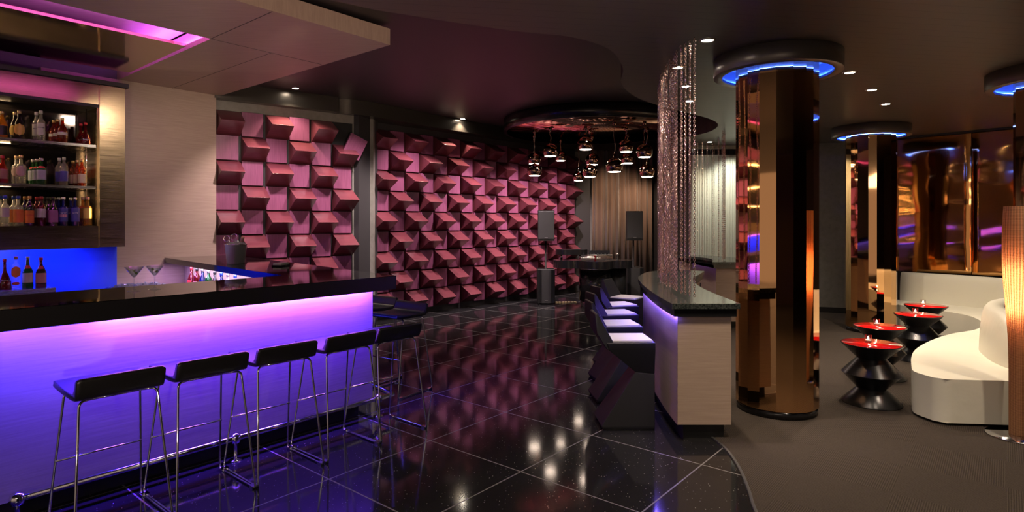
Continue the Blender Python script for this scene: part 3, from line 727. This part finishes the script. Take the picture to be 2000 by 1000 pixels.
pend=[(1043,320,10.9,.95,'upper of the two leftmost copper pendants, half behind the lower one'),(1044,343,10.4,1,'lower of the two leftmost copper pendants'),(1075,305,10.1,1,'copper pendant second from the left, hanging high'),
 (1095,314,11.6,.9,'small copper pendant just right of the high left one'),(1143.6,292,10.0,1,'highest copper pendant in the middle of the cluster'),(1157,321.6,11.1,1,'middle copper pendant partly behind another one'),
 (1152,345,10.4,1,'low copper pendant in the middle, right of the lowest one'),(1130,353,11.8,.9,'lowest hanging copper pendant, small and left of centre'),(1200,335.5,9.5,1.05,'largest copper pendant hanging alone right of centre'),
 (1223,296.5,10.1,1,'high copper pendant in the pair right of centre'),(1226,319,10.9,1,'lower copper pendant in the pair right of centre'),(1259,307,9.5,1,'upper of the two rightmost copper pendants'),(1264,345,10.2,1.02,'lower of the two rightmost copper pendants, near the chains')]
for px,py,Y,s_,lb in pend:
    zb=H+(HOR-py)/F*Y-.0; root,zt=make_pendant(0)
    root.location=((px-1000)/F*Y,Y,zb); root.scale=(s_,s_,s_)
    L=(dz0+.012-zb)/s_
    wob=[(0,0,zt-.002)]+[(.012*math.sin(k*1.3+px),.008*math.cos(k*1.7+px),zt+(L-zt)*k/6) for k in range(1,6)]+[(0,0,L-.05)]
    MB().tube(xyz:=[tuple(p) for p in catmull(wob,3)],.005,6).build('cord',M['link'],root)
    MB().lathe([(.008,L-.07),(.03,L-.05),(.03,L-.0005),(.001,L-.0005)],16).build('ceiling_canopy',M['smoke_chrome'],root)
    tag(root,lb,'pendant lamp','copper globe pendants')
    spot('pendant_beam',((px-1000)/F*Y,Y,zb+.0),((px-1000)/F*Y,Y,0),22,(1,.75,.6),140,.8,.05)

# ================================================================ CURTAIN
def curtain(x0,x1,y,z0,z1,n):
    mb=MB(); vs=[]; fs=[]; seg=n*10
    for j,z in enumerate((z0,z0+(z1-z0)*.5,z1)):
        for i in range(seg+1):
            x=x0+(x1-x0)*i/seg; a=2*PI*i/10
            vs.append((x+.02*math.sin(a*.5+1), y+.055*math.sin(a+.6*math.sin(i*.21))+.02*math.sin(i*.37)*(1-.3*j),z))
    for j in range(2):
        for i in range(seg): q=j*(seg+1)+i; fs.append((q,q+1,q+seg+2,q+seg+1))
    return mb.add(vs,fs,True)
cu=curtain(1.78,3.15,13.33,.03,3.16,11).build('curtain',M['curtain'])
sd=cu.modifiers.new('s','SOLIDIFY'); sd.thickness=.006
tag(cu,'full height brown pleated curtain behind the music booth','curtain')
spot('curtain_spot',(2.2,11.9,3.13),(2.3,13.4,1.3),100,(1,.72,.5),80,.8,.05)
spot('curtain_spot',(2.7,12.4,2.85),(2.9,13.4,1.2),50,(1,.72,.5),80,.8,.05)
dp=MB().box(1.44,1.76,13.44,13.499,0,2.9); struct(dp,'door_1',M['walldark'])

# ================================================================ SPEAKERS
def speaker_set(X,Y,lab_side,zt):
    s=empty('subwoofer',(X,Y,0),0,'black subwoofer on the floor, '+lab_side,'speaker')
    MB().box(-.165,.165,0,.42,.02,.665).build('cabinet',M['black'],s,bevel=.01)
    MB().box(-.085,.085,-.012,.0,.03,.655).build('grille',M['speaker'],s)
    MB().box(-.15,-.10,-.004,.0,.03,.655).box(.10,.15,-.004,.0,.03,.655).build('side_flute',M['black_gloss'],s)
    MB().box(-.03,.03,-.016,-.012,.075,.085).build('badge',M['badge'],s)
    for sx in(-.13,.13):
        for sy in (.04,.38): MB().lathe([(.02,0),(.02,.02),(.001,.02)],10,Matrix.Translation((sx,sy,0))).build('foot',M['black'],s)
    p=empty('speaker_pole',(X,Y+.20,.665),0,'black loudspeaker pole, '+lab_side,'pole')
    MB().lathe([(.04,0),(.04,.012),(.017,.014),(.017,zt-.665),(.001,zt-.665)],14).build('tube',M['black'],p)
    l=empty('loudspeaker',(X,Y+.20,zt),0,'black two-way loudspeaker on a pole, '+lab_side,'speaker')
    MB().prism([(-.16,-.15),(.16,-.15),(.15,.0),(.11,.16),(-.11,.16),(-.15,0)],0,.58).build('cabinet',M['black'],l,bevel=.012)
    MB().box(-.15,.15,-.158,-.15,.035,.565).build('grille',M['speaker'],l,bevel=.004)
    MB().box(-.03,.03,-.162,-.158,.055,.067).build('badge',M['badge'],l)
    return s
speaker_set(P(1067,11.25),11.25,'left of the music booth by the block wall',1.205)
speaker_set(P(1241,11.7),11.7,'right of the music booth in front of the curtain',1.20)

# ================================================================ DJ BOOTH
bx,by=P(1162,10.95),10.95
dj=empty('music_booth',(bx,by,0),0,'round black music booth on a drum pedestal with steel foot ring','booth')
MB().lathe([(.265,0),(.265,.13)],48,cap=True).build('foot_ring',M['steel'],dj)
MB().lathe([(.29,.13),(.29,.71)],48,cap=True).build('pedestal',M['black_gloss'],dj)
MB().lathe([(.30,.705),(.30,.718)],48,cap=True).build('trim_ring',M['steel'],dj)
def lobes(cs,n=24):
    pts=[]
    for (cx,cy,r,a0,a1) in cs:
        for k in range(n+1):
            a=math.radians(a0+(a1-a0)*k/n); pts.append((cx+r*math.cos(a),cy+r*math.sin(a)))
    return pts
MB().prism(lobes([(-.46,.12,.30,100,290),(0,-.05,.34,215,325),(.42,.12,.29,-110,80)]),.72,.86,smooth=True).build('table_top',M['black_gloss'],dj)
MB().lathe([(.18,0),(.18,.72)],32,Matrix.Translation((.42,.15,0)),cap=True).build('side_pedestal',M['black'],dj)
MB().prism(lobes([(-.52,.22,.19,90,270),(-.30,.22,.19,-90,90)]),.955,1.05,smooth=True).build('raised_shelf',M['blackmetal'],dj)
for px_,py_ in ((-.60,.22),(-.25,.22)): MB().lathe([(.02,.86),(.02,.955)],12,Matrix.Translation((px_,py_,0)),cap=True).build('shelf_post',M['steel'],dj)
tt=empty('record_turntable',(bx-.08,by-.02,.8605),0,'silver record turntable at the left of the music booth top','turntable')
MB().box(-.20,.17,-.14,.16,0,.055).build('plinth',M['steel'],tt,bevel=.006)
MB().lathe([(.001,.055),(.135,.055),(.135,.075),(.001,.075)],32).build('platter',M['steel'],tt)
MB().tube([(.13,.10,.055),(.13,.10,.10),(.12,-.05,.10),(.06,-.08,.08)],.007,8).build('tone_arm',M['chrome'],tt)
mxr=empty('mixer',(bx+.12,by+.27,.8605),0,'silver mixing console with tilted black screen on the music booth','mixer')
MB().box(-.24,.24,-.10,.12,0,.09).build('console_body',M['steel'],mxr,bevel=.006)
MB().box(-.20,.20,-.02,.02,.09,.17,Matrix.Rotation(-.2,4,'X')).build('screen',M['black_gloss'],mxr)
for k in range(6): MB().lathe([(.010,0),(.010,.02),(.001,.02)],10,Matrix.Translation((-.18+.07*k,-.07,.09))).build('knob',M['black'],mxr)
lm=empty('steel_cup',(bx+.43,by+.1,.8605),0,'small steel cup at the right end of the music booth top','cup')
MB().lathe([(.001,0),(.028,0),(.024,.05),(.024,.09),(.045,.115),(.042,.115),(.02,.09),(.001,.088)],20).build('cup_body',M['steel'],lm)
mg=empty('microphone',(bx-.03,by-.24,.8605),0,'short dark red handled tool standing upright at the booth front edge','microphone')
MB().lathe([(.001,0),(.016,0),(.016,.02),(.012,.025),(.012,.06),(.018,.07),(.018,.095),(.001,.1)],14).build('handle',G['red'],mg)
# gold bars standing in for light streaks on the floor
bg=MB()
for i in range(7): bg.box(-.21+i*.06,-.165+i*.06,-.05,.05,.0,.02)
fg=bg.build('floor_light_streaks',M['streak_gold']); fg.location=(P(1106,11.5),11.5,.0005); tag(fg,'gold strips imitating light streaks on the floor between subwoofer and booth','light streak')

# ================================================================ CRESCENT TABLES
def cres(outer,inner): return xy(catmull(outer,6))+xy(catmull(inner,6))
out1=[(1.128,4.19),(1.136,4.63),(1.19,5.34),(1.27,5.96),(1.356,6.35),(1.54,6.82),(1.746,7.10),(2.0,7.2)]
inn1=[(2.28,7.04),(2.06,6.55),(1.845,6.07),(1.73,5.61),(1.645,5.015),(1.61,4.19)]
def inset(poly,d):
    n=len(poly); out=[]
    a=sum(poly[i][0]*poly[(i+1)%n][1]-poly[(i+1)%n][0]*poly[i][1] for i in range(n)); sg=1 if a>0 else -1
    for i in range(n):
        p=Vector(poly[i]); e0=(p-Vector(poly[i-1])); e1=(Vector(poly[(i+1)%n])-p)
        if e0.length<1e-6 or e1.length<1e-6: out.append(tuple(p)); continue
        e0.normalize(); e1.normalize()
        n0=Vector((-e0.y,e0.x))*sg; n1=Vector((-e1.y,e1.x))*sg; b_=(n0+n1)
        if b_.length<1e-4: b_=n0
        b_.normalize(); k=d/max(.45,b_.dot(n0)); out.append(tuple(p+b_*k))
    return out
def crescent_table(outer,inner,name,label,zt=.98):
    poly=cres(outer,inner)
    cx=sum(p[0] for p in poly)/len(poly); cy=sum(p[1] for p in poly)/len(poly)
    poly=[(p[0]-cx,p[1]-cy) for p in poly]
    root=empty(name,(cx,cy,0),0,label,'bar table')
    MB().prism(poly,zt-.038,zt).build('table_top',M['granite_grey'],root,bevel=.006)
    MB().prism(inset(poly,.020),zt-.095,zt-.039,smooth=False).build('apron',M['black_gloss'],root)
    MB().prism(inset(poly,.05),.11,zt-.096).build('base_body',M['oak'],root)
    MB().prism(inset(poly,.09),.0005,.11).build('plinth',M['black'],root)
    return root
ct1=crescent_table(out1,inn1,'crescent_bar_table','crescent shaped oak bar table with grey granite top beside the big copper column')
out2=[(2.9,8.62),(3.02,8.95),(3.13,9.35),(3.12,9.75),(3.0,10.1),(2.85,10.35)]
inn2=[(3.35,10.42),(3.62,9.9),(3.66,9.3),(3.5,8.75),(3.35,8.62)]
ct2=crescent_table(out2,inn2,'crescent_bar_table','farther crescent oak bar table with granite top near the fluted grey wall')
# under-edge blue-violet strips on tables
def strip_light(poly,z,pw,c):
    for a,b in zip(poly,poly[1:]):
        a=Vector(a); b=Vector(b); mid=(a+b)/2; t=b-a
        area('led_table',(mid.x,mid.y,z),(0,0,-1),t.length,.012,pw*t.length,c,rz=math.atan2(t.y,t.x))
o1=offset([(1.128,4.22),(1.136,4.63),(1.19,5.34),(1.27,5.96),(1.356,6.35),(1.54,6.82)],-.037)
strip_light(o1,.884,5.0,(.16,.10,1))
o2=offset([(2.9,8.66),(3.02,8.95),(3.13,9.35),(3.12,9.75),(3.0,10.1)],-.037)
strip_light(o2,.884,6.0,(.25,.12,1))

# stools faceted
def make_facet_stool():
    root=empty('faceted_stool',(0,0,0))
    # +x toward the table, width along y
    hw=.17
    mb=MB()
    # base wedge: bottom wide, pinch up
    def loft(secs):
        vs=[]; n=len(secs[0])
        for s_ in secs: vs+=s_
        fs=[tuple(range(n-1,-1,-1)),tuple((len(secs)-1)*n+k for k in range(n))]
        for j in range(len(secs)-1):
            for k in range(n): k2=(k+1)%n; fs.append((j*n+k,j*n+k2,(j+1)*n+k2,(j+1)*n+k))
        return vs,fs
    def rect(x0,x1,w0,w1,z): return [(x0,-w0,z),(x1,-w1,z),(x1,w1,z),(x0,w0,z)]
    vs,fs=loft([rect(-.20,.185,.15,.17,.0),rect(-.215,.185,.165,.175,.035),rect(.055,.185,.10,.165,.42),])
    mb.add(vs,fs); mb.build('base',M['stoolblk'],root,bevel=.004,seg=1)
    mb=MB(); vs,fs=loft([rect(.055,.185,.10,.165,.42),rect(-.16,.19,.17,.17,.60),rect(-.175,.19,.175,.17,.655)])
    mb.add(vs,fs); mb.build('seat_shell',M['stoolblk'],root,bevel=.004,seg=1)
    mb=MB()
    vs=[(-.17,-.17,.60),(-.17,.17,.60),(-.125,.165,.66),(-.125,-.165,.66),(-.255,-.125,.86),(-.255,.125,.86),(-.235,.12,.865),(-.235,-.12,.865),(-.245,-.16,.72),(-.245,.16,.72)]
    fs=[(0,8,9,1),(8,4,5,9),(4,7,6,5),(7,3,2,6),(3,0,1,2),(0,3,7,8),(8,7,4),(1,9,6,2),(9,5,6)]
    mb.add(vs,fs); mb.build('backrest',M['stoolblk'],root,bevel=.004,seg=1)
    MB().prism([(-.145,-.155),(.175,-.15),(.175,.15),(-.145,.155)],.656,.668).build('seat_pad',M['offwhite'],root,bevel=.003,seg=1)  # light on the glossy dark seat painted as a pale pad
    return root
fp=make_facet_stool()
fs_=[(.875,4.60,2,'nearest, in front of the crescent table end'),(.92,5.26,6,'second nearest along the crescent table'),(1.01,5.90,12,'third along the crescent table'),(1.14,6.50,16,'fourth along the crescent table'),(1.36,7.12,-35,'farthest, at the back curve of the crescent table')]
for i,(x,y,r,lb) in enumerate(fs_):
    o=fp if i==0 else copy_tree(fp); o.location=(x,y,.0005); o.rotation_euler=(0,0,math.radians(r))
    tag(o,'black faceted bar stool, seat glare painted, '+lb,'bar stool','faceted stools along the crescent table')
for i,(x,y,r,lb) in enumerate([(2.60,9.0,10,'nearer one in front of the farther crescent table'),(2.74,9.85,-5,'back one at the farther crescent table')]):
    o=copy_tree(fp); o.location=(x,y,.0005); o.rotation_euler=(0,0,math.radians(r)); tag(o,'black faceted bar stool, seat glare painted, '+lb,'bar stool','faceted stools at the farther table')

# ================================================================ CHAINS
def chain_mesh(L,pitch=.0145):
    mb=MB(); n=int(L/pitch)
    for i in range(n):
        z=-pitch*(i+.5); pts=[]
        for k in range(8):
            a=2*PI*k/8; x=.0075*math.cos(a); zz=.0105*math.sin(a)
            pts.append((x,0,z+zz) if i%2 else (0,x,z+zz))
        mb.tube(pts,.0025,5,True)
    return mb.mesh('hanging_chain')
def chain_row(path,n,zb,sp,labf,group,L=None,jit=.02):
    pts=catmull(path,12); ds=[0]
    for a,b in zip(pts,pts[1:]): ds.append(ds[-1]+(b-a).length)
    me=chain_mesh(ZL-.004-zb,sp); me.materials.append(M['link']); 
    for i in range(n):
        d=ds[-1]*(i+.5)/n; j=max(k for k in range(len(ds)) if ds[k]<=d); j=min(j,len(pts)-2)
        t=(d-ds[j])/(ds[j+1]-ds[j]); p=pts[j].lerp(pts[j+1],t)
        o=bpy.data.objects.new('hanging_chain',me); col.objects.link(o)
        o.location=(p.x+random.uniform(-jit,jit),p.y,ZL-.002); o.rotation_euler=(0,0,random.random()*6)
        tag(o,labf(i,n),'chain',group)
chain_row([(1.33,4.36),(1.325,4.75),(1.36,5.25),(1.40,5.6),(1.48,5.95),(1.60,6.3),(1.78,6.68)],36,.987,.0165,
  lambda i,n: 'nearest single hanging chain over the front of the crescent table' if i==0 else ('rose metal chain in the dense curtain hanging to the crescent table top' if i>3 else 'separate chain right of the dense curtain at the crescent table'),'chains over the crescent table')
chain_row([(3.10,8.75),(3.25,9.1),(3.33,9.5),(3.30,9.9),(3.15,10.2)],14,.987,.03,lambda i,n:'thin metal chain hanging over the farther crescent table by the fluted wall','chains over the farther crescent table')

# ================================================================ COLUMNS
def column(X,Y,r,rc,label,lab2,rot=.1,n=18):
    root=empty('mirror_column',(X,Y,0),0,label,'column')
    js=[random.uniform(-.06,.06) for k in range(n)]; pts=[(r*math.cos(2*PI*k/n+rot+js[k]),r*math.sin(2*PI*k/n+rot+js[k])) for k in range(n)]
    # facets split by thin seams
    MB().prism(pts,.07,ZL-.01).build('mirror_facets',M['copper'],root)
    MB().lathe([(r*.97,.008),(r*.97,.07)],48,cap=True).build('plinth',M['black_gloss'],root)
    cr=empty('ceiling_collar',(X,Y,2.775),0,lab2,'ceiling collar')
    MB().lathe([(rc-.07,0),(rc-.004,0),(rc,.004),(rc,ZL-2.775-.001),(rc-.02,ZL-2.775-.001),(rc-.02,.02),(rc-.07,.02),(rc-.07,0)],72).build('collar_ring',M['collar'],cr)
    MB().tube([((rc-.031)*math.cos(2*PI*k/48),(rc-.031)*math.sin(2*PI*k/48),.0265) for k in range(48)],.006,6,True).build('glow_strip',M['led_blue'],cr)
    MB().lathe([(r+.004,ZL-2.775-.012),(rc-.02,ZL-2.775-.012),(rc-.02,ZL-2.775-.004),(r+.004,ZL-2.775-.004)],48).lathe([(rc-.0205,.03),(rc-.0205,ZL-2.775-.012),(rc-.024,ZL-2.775-.012),(rc-.024,.03)],72).build('cove_lining',M['offwhite'],cr)
    return root
column(2.195,4.94,.32,.496,'big faceted copper mirror column in the middle foreground of the lounge','grey metal ring with blue light around the top of the big copper column')
column(5.13,8.51,.32,.496,'farther faceted gold mirror column beside the sofa end','dark ring with blue light around the top of the farther column',.2)
column(4.88,5.30,.32,.53,'copper mirror column cut by the right edge above the floor lamp','dark ring with blue light around the column at the right edge',.05)

# ================================================================ RIGHT WALL COPPER PANELS
tR=(R1-R0).normalized(); segs=[(0.0,1.02),(1.03,2.15)]
names=['wavy copper mirror wall panel nearest the farther column','wavy copper mirror wall panel right of it, behind the floor lamp']
for (s0,s1),lb in zip(segs,names):
    a=R0+tR*s0; b=R0+tR*s1; ang=math.atan2(tR.y,tR.x); L=s1-s0; nseg=10
    mb=MB(); pts=[(L*k/nseg, -.012*math.sin(PI*k/nseg)) for k in range(nseg+1)]+[(L,.02),(0,.02)]
    mb.prism(pts,0,2.10,smooth=False)
    o=mb.build('copper_wall_panel',M['copper_wall']); o.location=(a.x,a.y,.78); o.rotation_euler=(0,0,ang)
    for p in o.data.polygons: p.use_smooth=abs(p.normal.z)<.5
    w=o.modifiers.new('w','WEIGHTED_NORMAL')
    tag(o,lb,'wall panel','copper mirror wall panels')
struct(MB().prism([tuple(R0+tR*-.02+Vector((-.02,-.03))),tuple(R1+Vector((-.02,-.04))),tuple(R1+Vector((.06,.04))),tuple(R0+Vector((.05,.05)))],2.89,ZL-.001),'trim_5',M['walldark'])

# ================================================================ SOFA
Fp=[(3.24,4.58),(3.22,4.76),(3.33,4.96),(3.56,5.30),(3.82,5.62),(4.23,6.01),(4.7,6.37),(5.15,6.62),(5.50,6.95),(5.75,7.35),(5.86,7.75),(5.75,8.2),(5.62,8.60),(5.60,8.95)]
Bp=[(4.00,4.80),(4.18,5.20),(4.43,5.62),(4.82,5.99),(5.4,6.3),(6.05,6.75),(6.55,7.15),(6.72,7.75),(6.55,8.3),(6.25,8.75),(5.95,9.12)]
Fs=xy(catmull(Fp,5)); Bs=xy(catmull(Bp,6)); Bo=offset(Bs,-.20)
so=Vector((4.6,6.6))
sf=empty('curved_sofa',(so.x,so.y,.008),0,'cream leather serpentine sofa winding along the copper wall panels','sofa')
def sub(pts): return [(p[0]-so.x,p[1]-so.y) for p in pts]
seat_poly=sub([(4.55,4.42),(3.80,4.47),(3.30,4.52)]+Fs+[(5.9,9.2)]+offset(Bs,-.10)[::-1])
st=MB().prism(seat_poly,.02,.352,smooth=True).build('seat',M['sofa'],sf,bevel=.05,seg=4)
back_poly=sub(Bs+Bo[::-1])

cl=xy(offset(Bs,-.10)); dd=[0]
for a_,b_ in zip(cl,cl[1:]): dd.append(dd[-1]+math.hypot(b_[0]-a_[0],b_[1]-a_[1]))
rows=[]; NS=40; NK=16
def at_s(q):
    j=max(k for k in range(len(dd)) if dd[k]<=q+1e-9); j=min(j,len(cl)-2); t=(q-dd[j])/(dd[j+1]-dd[j])
    p=Vector(cl[j]).lerp(Vector(cl[j+1]),t); tg_=(Vector(cl[j+1])-Vector(cl[j])).normalized(); return p,tg_
vs=[]; fs=[]
for i in range(NS+1):
    q=dd[-1]*(i/NS)**1.5; p,tg_=at_s(min(q,dd[-1]-1e-4)); nn=Vector((-tg_.y,tg_.x))
    e_=min(1,math.sqrt(max(0,1-(1-min(1,q/.42))**2))); e_=max(e_,.04)
    top=.34+(.785-.34)*e_; hw=.115*(.25+.75*e_)
    for k in range(NK+1):
        a=PI*k/NK; cx=math.copysign(abs(math.cos(a))**.45,math.cos(a)); cz=math.sin(a)**.6 if 0<k<NK else 0
        z=.02+(top-.02)*(cz if cz<1 else 1); w_=hw*(1.0+.10*(1-cz))
        pp=p+nn*(cx*w_); vs.append((pp.x-so.x,pp.y-so.y,z))
for i in range(NS):
    for k in range(NK): q=i*(NK+1)+k; fs.append((q,q+NK+1,q+NK+2,q+1))
fs.append(tuple(range(NK+1))); fs.append(tuple(NS*(NK+1)+k for k in range(NK,-1,-1)))
bk_=MB().add(vs,fs,True).build('backrest',M['sofa'],sf)
MB().prism(inset(seat_poly,.06),.0,.02).build('plinth',M['black'],sf)

# ================================================================ SIDE TABLES
def make_table():
    root=empty('hourglass_table',(0,0,0))
    pr=[(.001,0),(.228,0),(.230,.004),(.228,.010),(.118,.125),(.112,.130),(.118,.136),(.222,.248),(.228,.255),(.222,.262),(.118,.375),(.112,.382),(.118,.390),(.228,.497),(.233,.503),(.233,.508),(.226,.508),(.001,.506)]
    MB().lathe(pr,56).build('turned_body',M['blackmetal'],root)
    for p in col.objects[-1].data.polygons: pass
    MB().lathe([(.001,.506),(.224,.506),(.224,.5092),(.001,.5092)],56).build('top_inlay',M['red'],root)
    return root
def make_votive():
    root=empty('votive_candle',(0,0,0))
    MB().lathe([(.001,0),(.026,0),(.028,.003),(.028,.062),(.0255,.062),(.0255,.006),(.001,.006)],20).build('glass_cup',M['glass'],root)
    MB().lathe([(.001,.0065),(.023,.0065),(.023,.022),(.001,.022)],16).build('wax',M['offwhite'],root)
    MB().lathe([(.0005,.022),(.005,.027),(.007,.034),(.004,.044),(.0005,.052)],10).build('flame',M['flame'],root)
    return root
tp=make_table(); vp=make_votive()
for m_ in [c for c in CH(tp) if c.name.startswith('turned_body')]:
    for p in m_.data.polygons: p.use_smooth=True
    e_=m_.modifiers.new('es','EDGE_SPLIT'); e_.split_angle=math.radians(30)
tabs=[(1702,672,5.10,'lounge table nearest the big column','nearest'),(1718,638,5.95,'lounge table just behind the nearest one','second'),(1793,616,6.70,'lounge table next to the rounded sofa front, third away','third'),(1808,596.5,7.45,'lounge table farthest away, in the sofa curve','farthest')]
for i,(px,py,Y,lb,w_) in enumerate(tabs):
    X=P(px,Y); o=tp if i==0 else copy_tree(tp); o.location=(X,Y,.0085)
    tag(o,'black hourglass red-topped '+lb,'side table','hourglass tables by the sofa')
    v=vp if i==0 else copy_tree(vp); v.location=(X-.004,Y+.04,.0085+.5095)
    tag(v,'small glass votive candle on the '+w_+' red topped table','candle','votive candles on the red tables')
    point('candle_light',(X-.004,Y+.04,.0085+.5095+.09),1.2,(1,.55,.3),.01)

# ================================================================ FLOOR LAMP
def floor_lamp(X,Y,label):
    fl_=empty('floor_lamp',(X,Y,.008),0,label,'floor lamp')
    MB().lathe([(.001,0),(.185,0),(.187,.006),(.185,.012),(.06,.016),(.001,.016)],48).build('base_plate',M['chrome'],fl_)
    pr=[(.048,.017),(.048,.30),(.050,.60),(.058,.80),(.072,1.0),(.083,1.15),(.088,1.32),(.086,1.50),(.078,1.66)]
    cpr=[(p.x,p.y) for p in catmull(pr,5)]
    n=56; mb=MB(); vs=[];fs=[]
    for j,(r,z) in enumerate(cpr):
        for k in range(n):
            a=2*PI*k/n; rr_=r+(.0022 if k%4==0 else 0); vs.append((rr_*math.cos(a),rr_*math.sin(a),z))
    for j in range(len(cpr)-1):
        for k in range(n): k2=(k+1)%n; fs.append((j*n+k,j*n+k2,(j+1)*n+k2,(j+1)*n+k))
    mb.add(vs,fs,True); mb.build('woven_shade',M['rattan'],fl_)
    MB().lathe([(.001,.88),(.026,.88),(.028,.90),(.028,1.24),(.001,1.26)],16).build('light_tube',M['lamp_tube'],fl_)
    return fl_
M['lamp_tube']=emit('lamp_tube',(1,.60,.36),34)
floor_lamp(P(1987,4.29),4.29,'slender woven rattan floor lamp glowing beside the sofa at the right edge')

# general soft room light: added fill lights, no fixtures built
spot('room_spot',(1.2,3.2,2.9),(1.2,3.2,0),0,WARM,110,.9,.06)
area('room_wash',(0.2,-1.2,2.88),(0,.55,-1),3.0,1.0,40,(1,.82,.68))
spot('canopy_fill',(2.2,-.6,.5),(-1.4,5.0,3.3),420,(1,.74,.55),42,.9,.06)  # added unseen spot, lights the canopy from below
spot('canopy_fill',(-1.2,.2,.4),(-2.2,5.6,3.25),160,(1,.72,.55),60,1,.06)  # second unseen spot added for the canopy underside
spot('panel_wash',(-1.75,5.0,3.19),(-3.9,7.6,1.8),170,(1,.80,.66),62,.9,.12)  # bare spot added under the canopy to light the oak panel

# downlights of the same rows outside the frame, plus added lounge fill spots
for (x,y,p_) in ((1.45,3.1,85),(3.7,3.4,110),(4.1,6.1,75),(4.55,7.3,150),(6.3,7.6,100),(.6,3.3,90),(2.6,2.6,100)):
    spot('downward_beam',(x,y,ZL-.02),(x,y,0),p_,WARM,100,.8,.04)
spot('booth_beam',(1.3,9.6,3.1),(1.6,11.0,.8),160,(1,.8,.7),60,.8,.05)  # bare spot added to brighten the music booth
for y in (4.4,5.4,6.4): spot('chain_beam',(.85+.12*(y-4.4),y-.15,ZL-.02),(1.45+.1*(y-4.4),y+.2,1.4),90,(1,.78,.68),60,.8,.03)  # bare spots added to bring out the chains
spot('fluted_beam',(3.9,10.0,ZL-.02),(3.9,10.55,1.8),90,(1,.95,.8),90,.8,.04)

for o_ in sc.objects:
    if 'label' in o_ and len(o_['label'].split())>16: print('LONG', o_.name, o_['label'])

spot('pier_beam',(-1.55,8.2,ZU-.05),(-2.3,9.27,1.3),150,(1,.88,.75),45,1,.05)
spot('sofa_beam',(3.3,6.7,ZL-.02),(5.7,7.7,.2),130,WARM,55,1,.04)  # bare spot added to lift the far sofa face
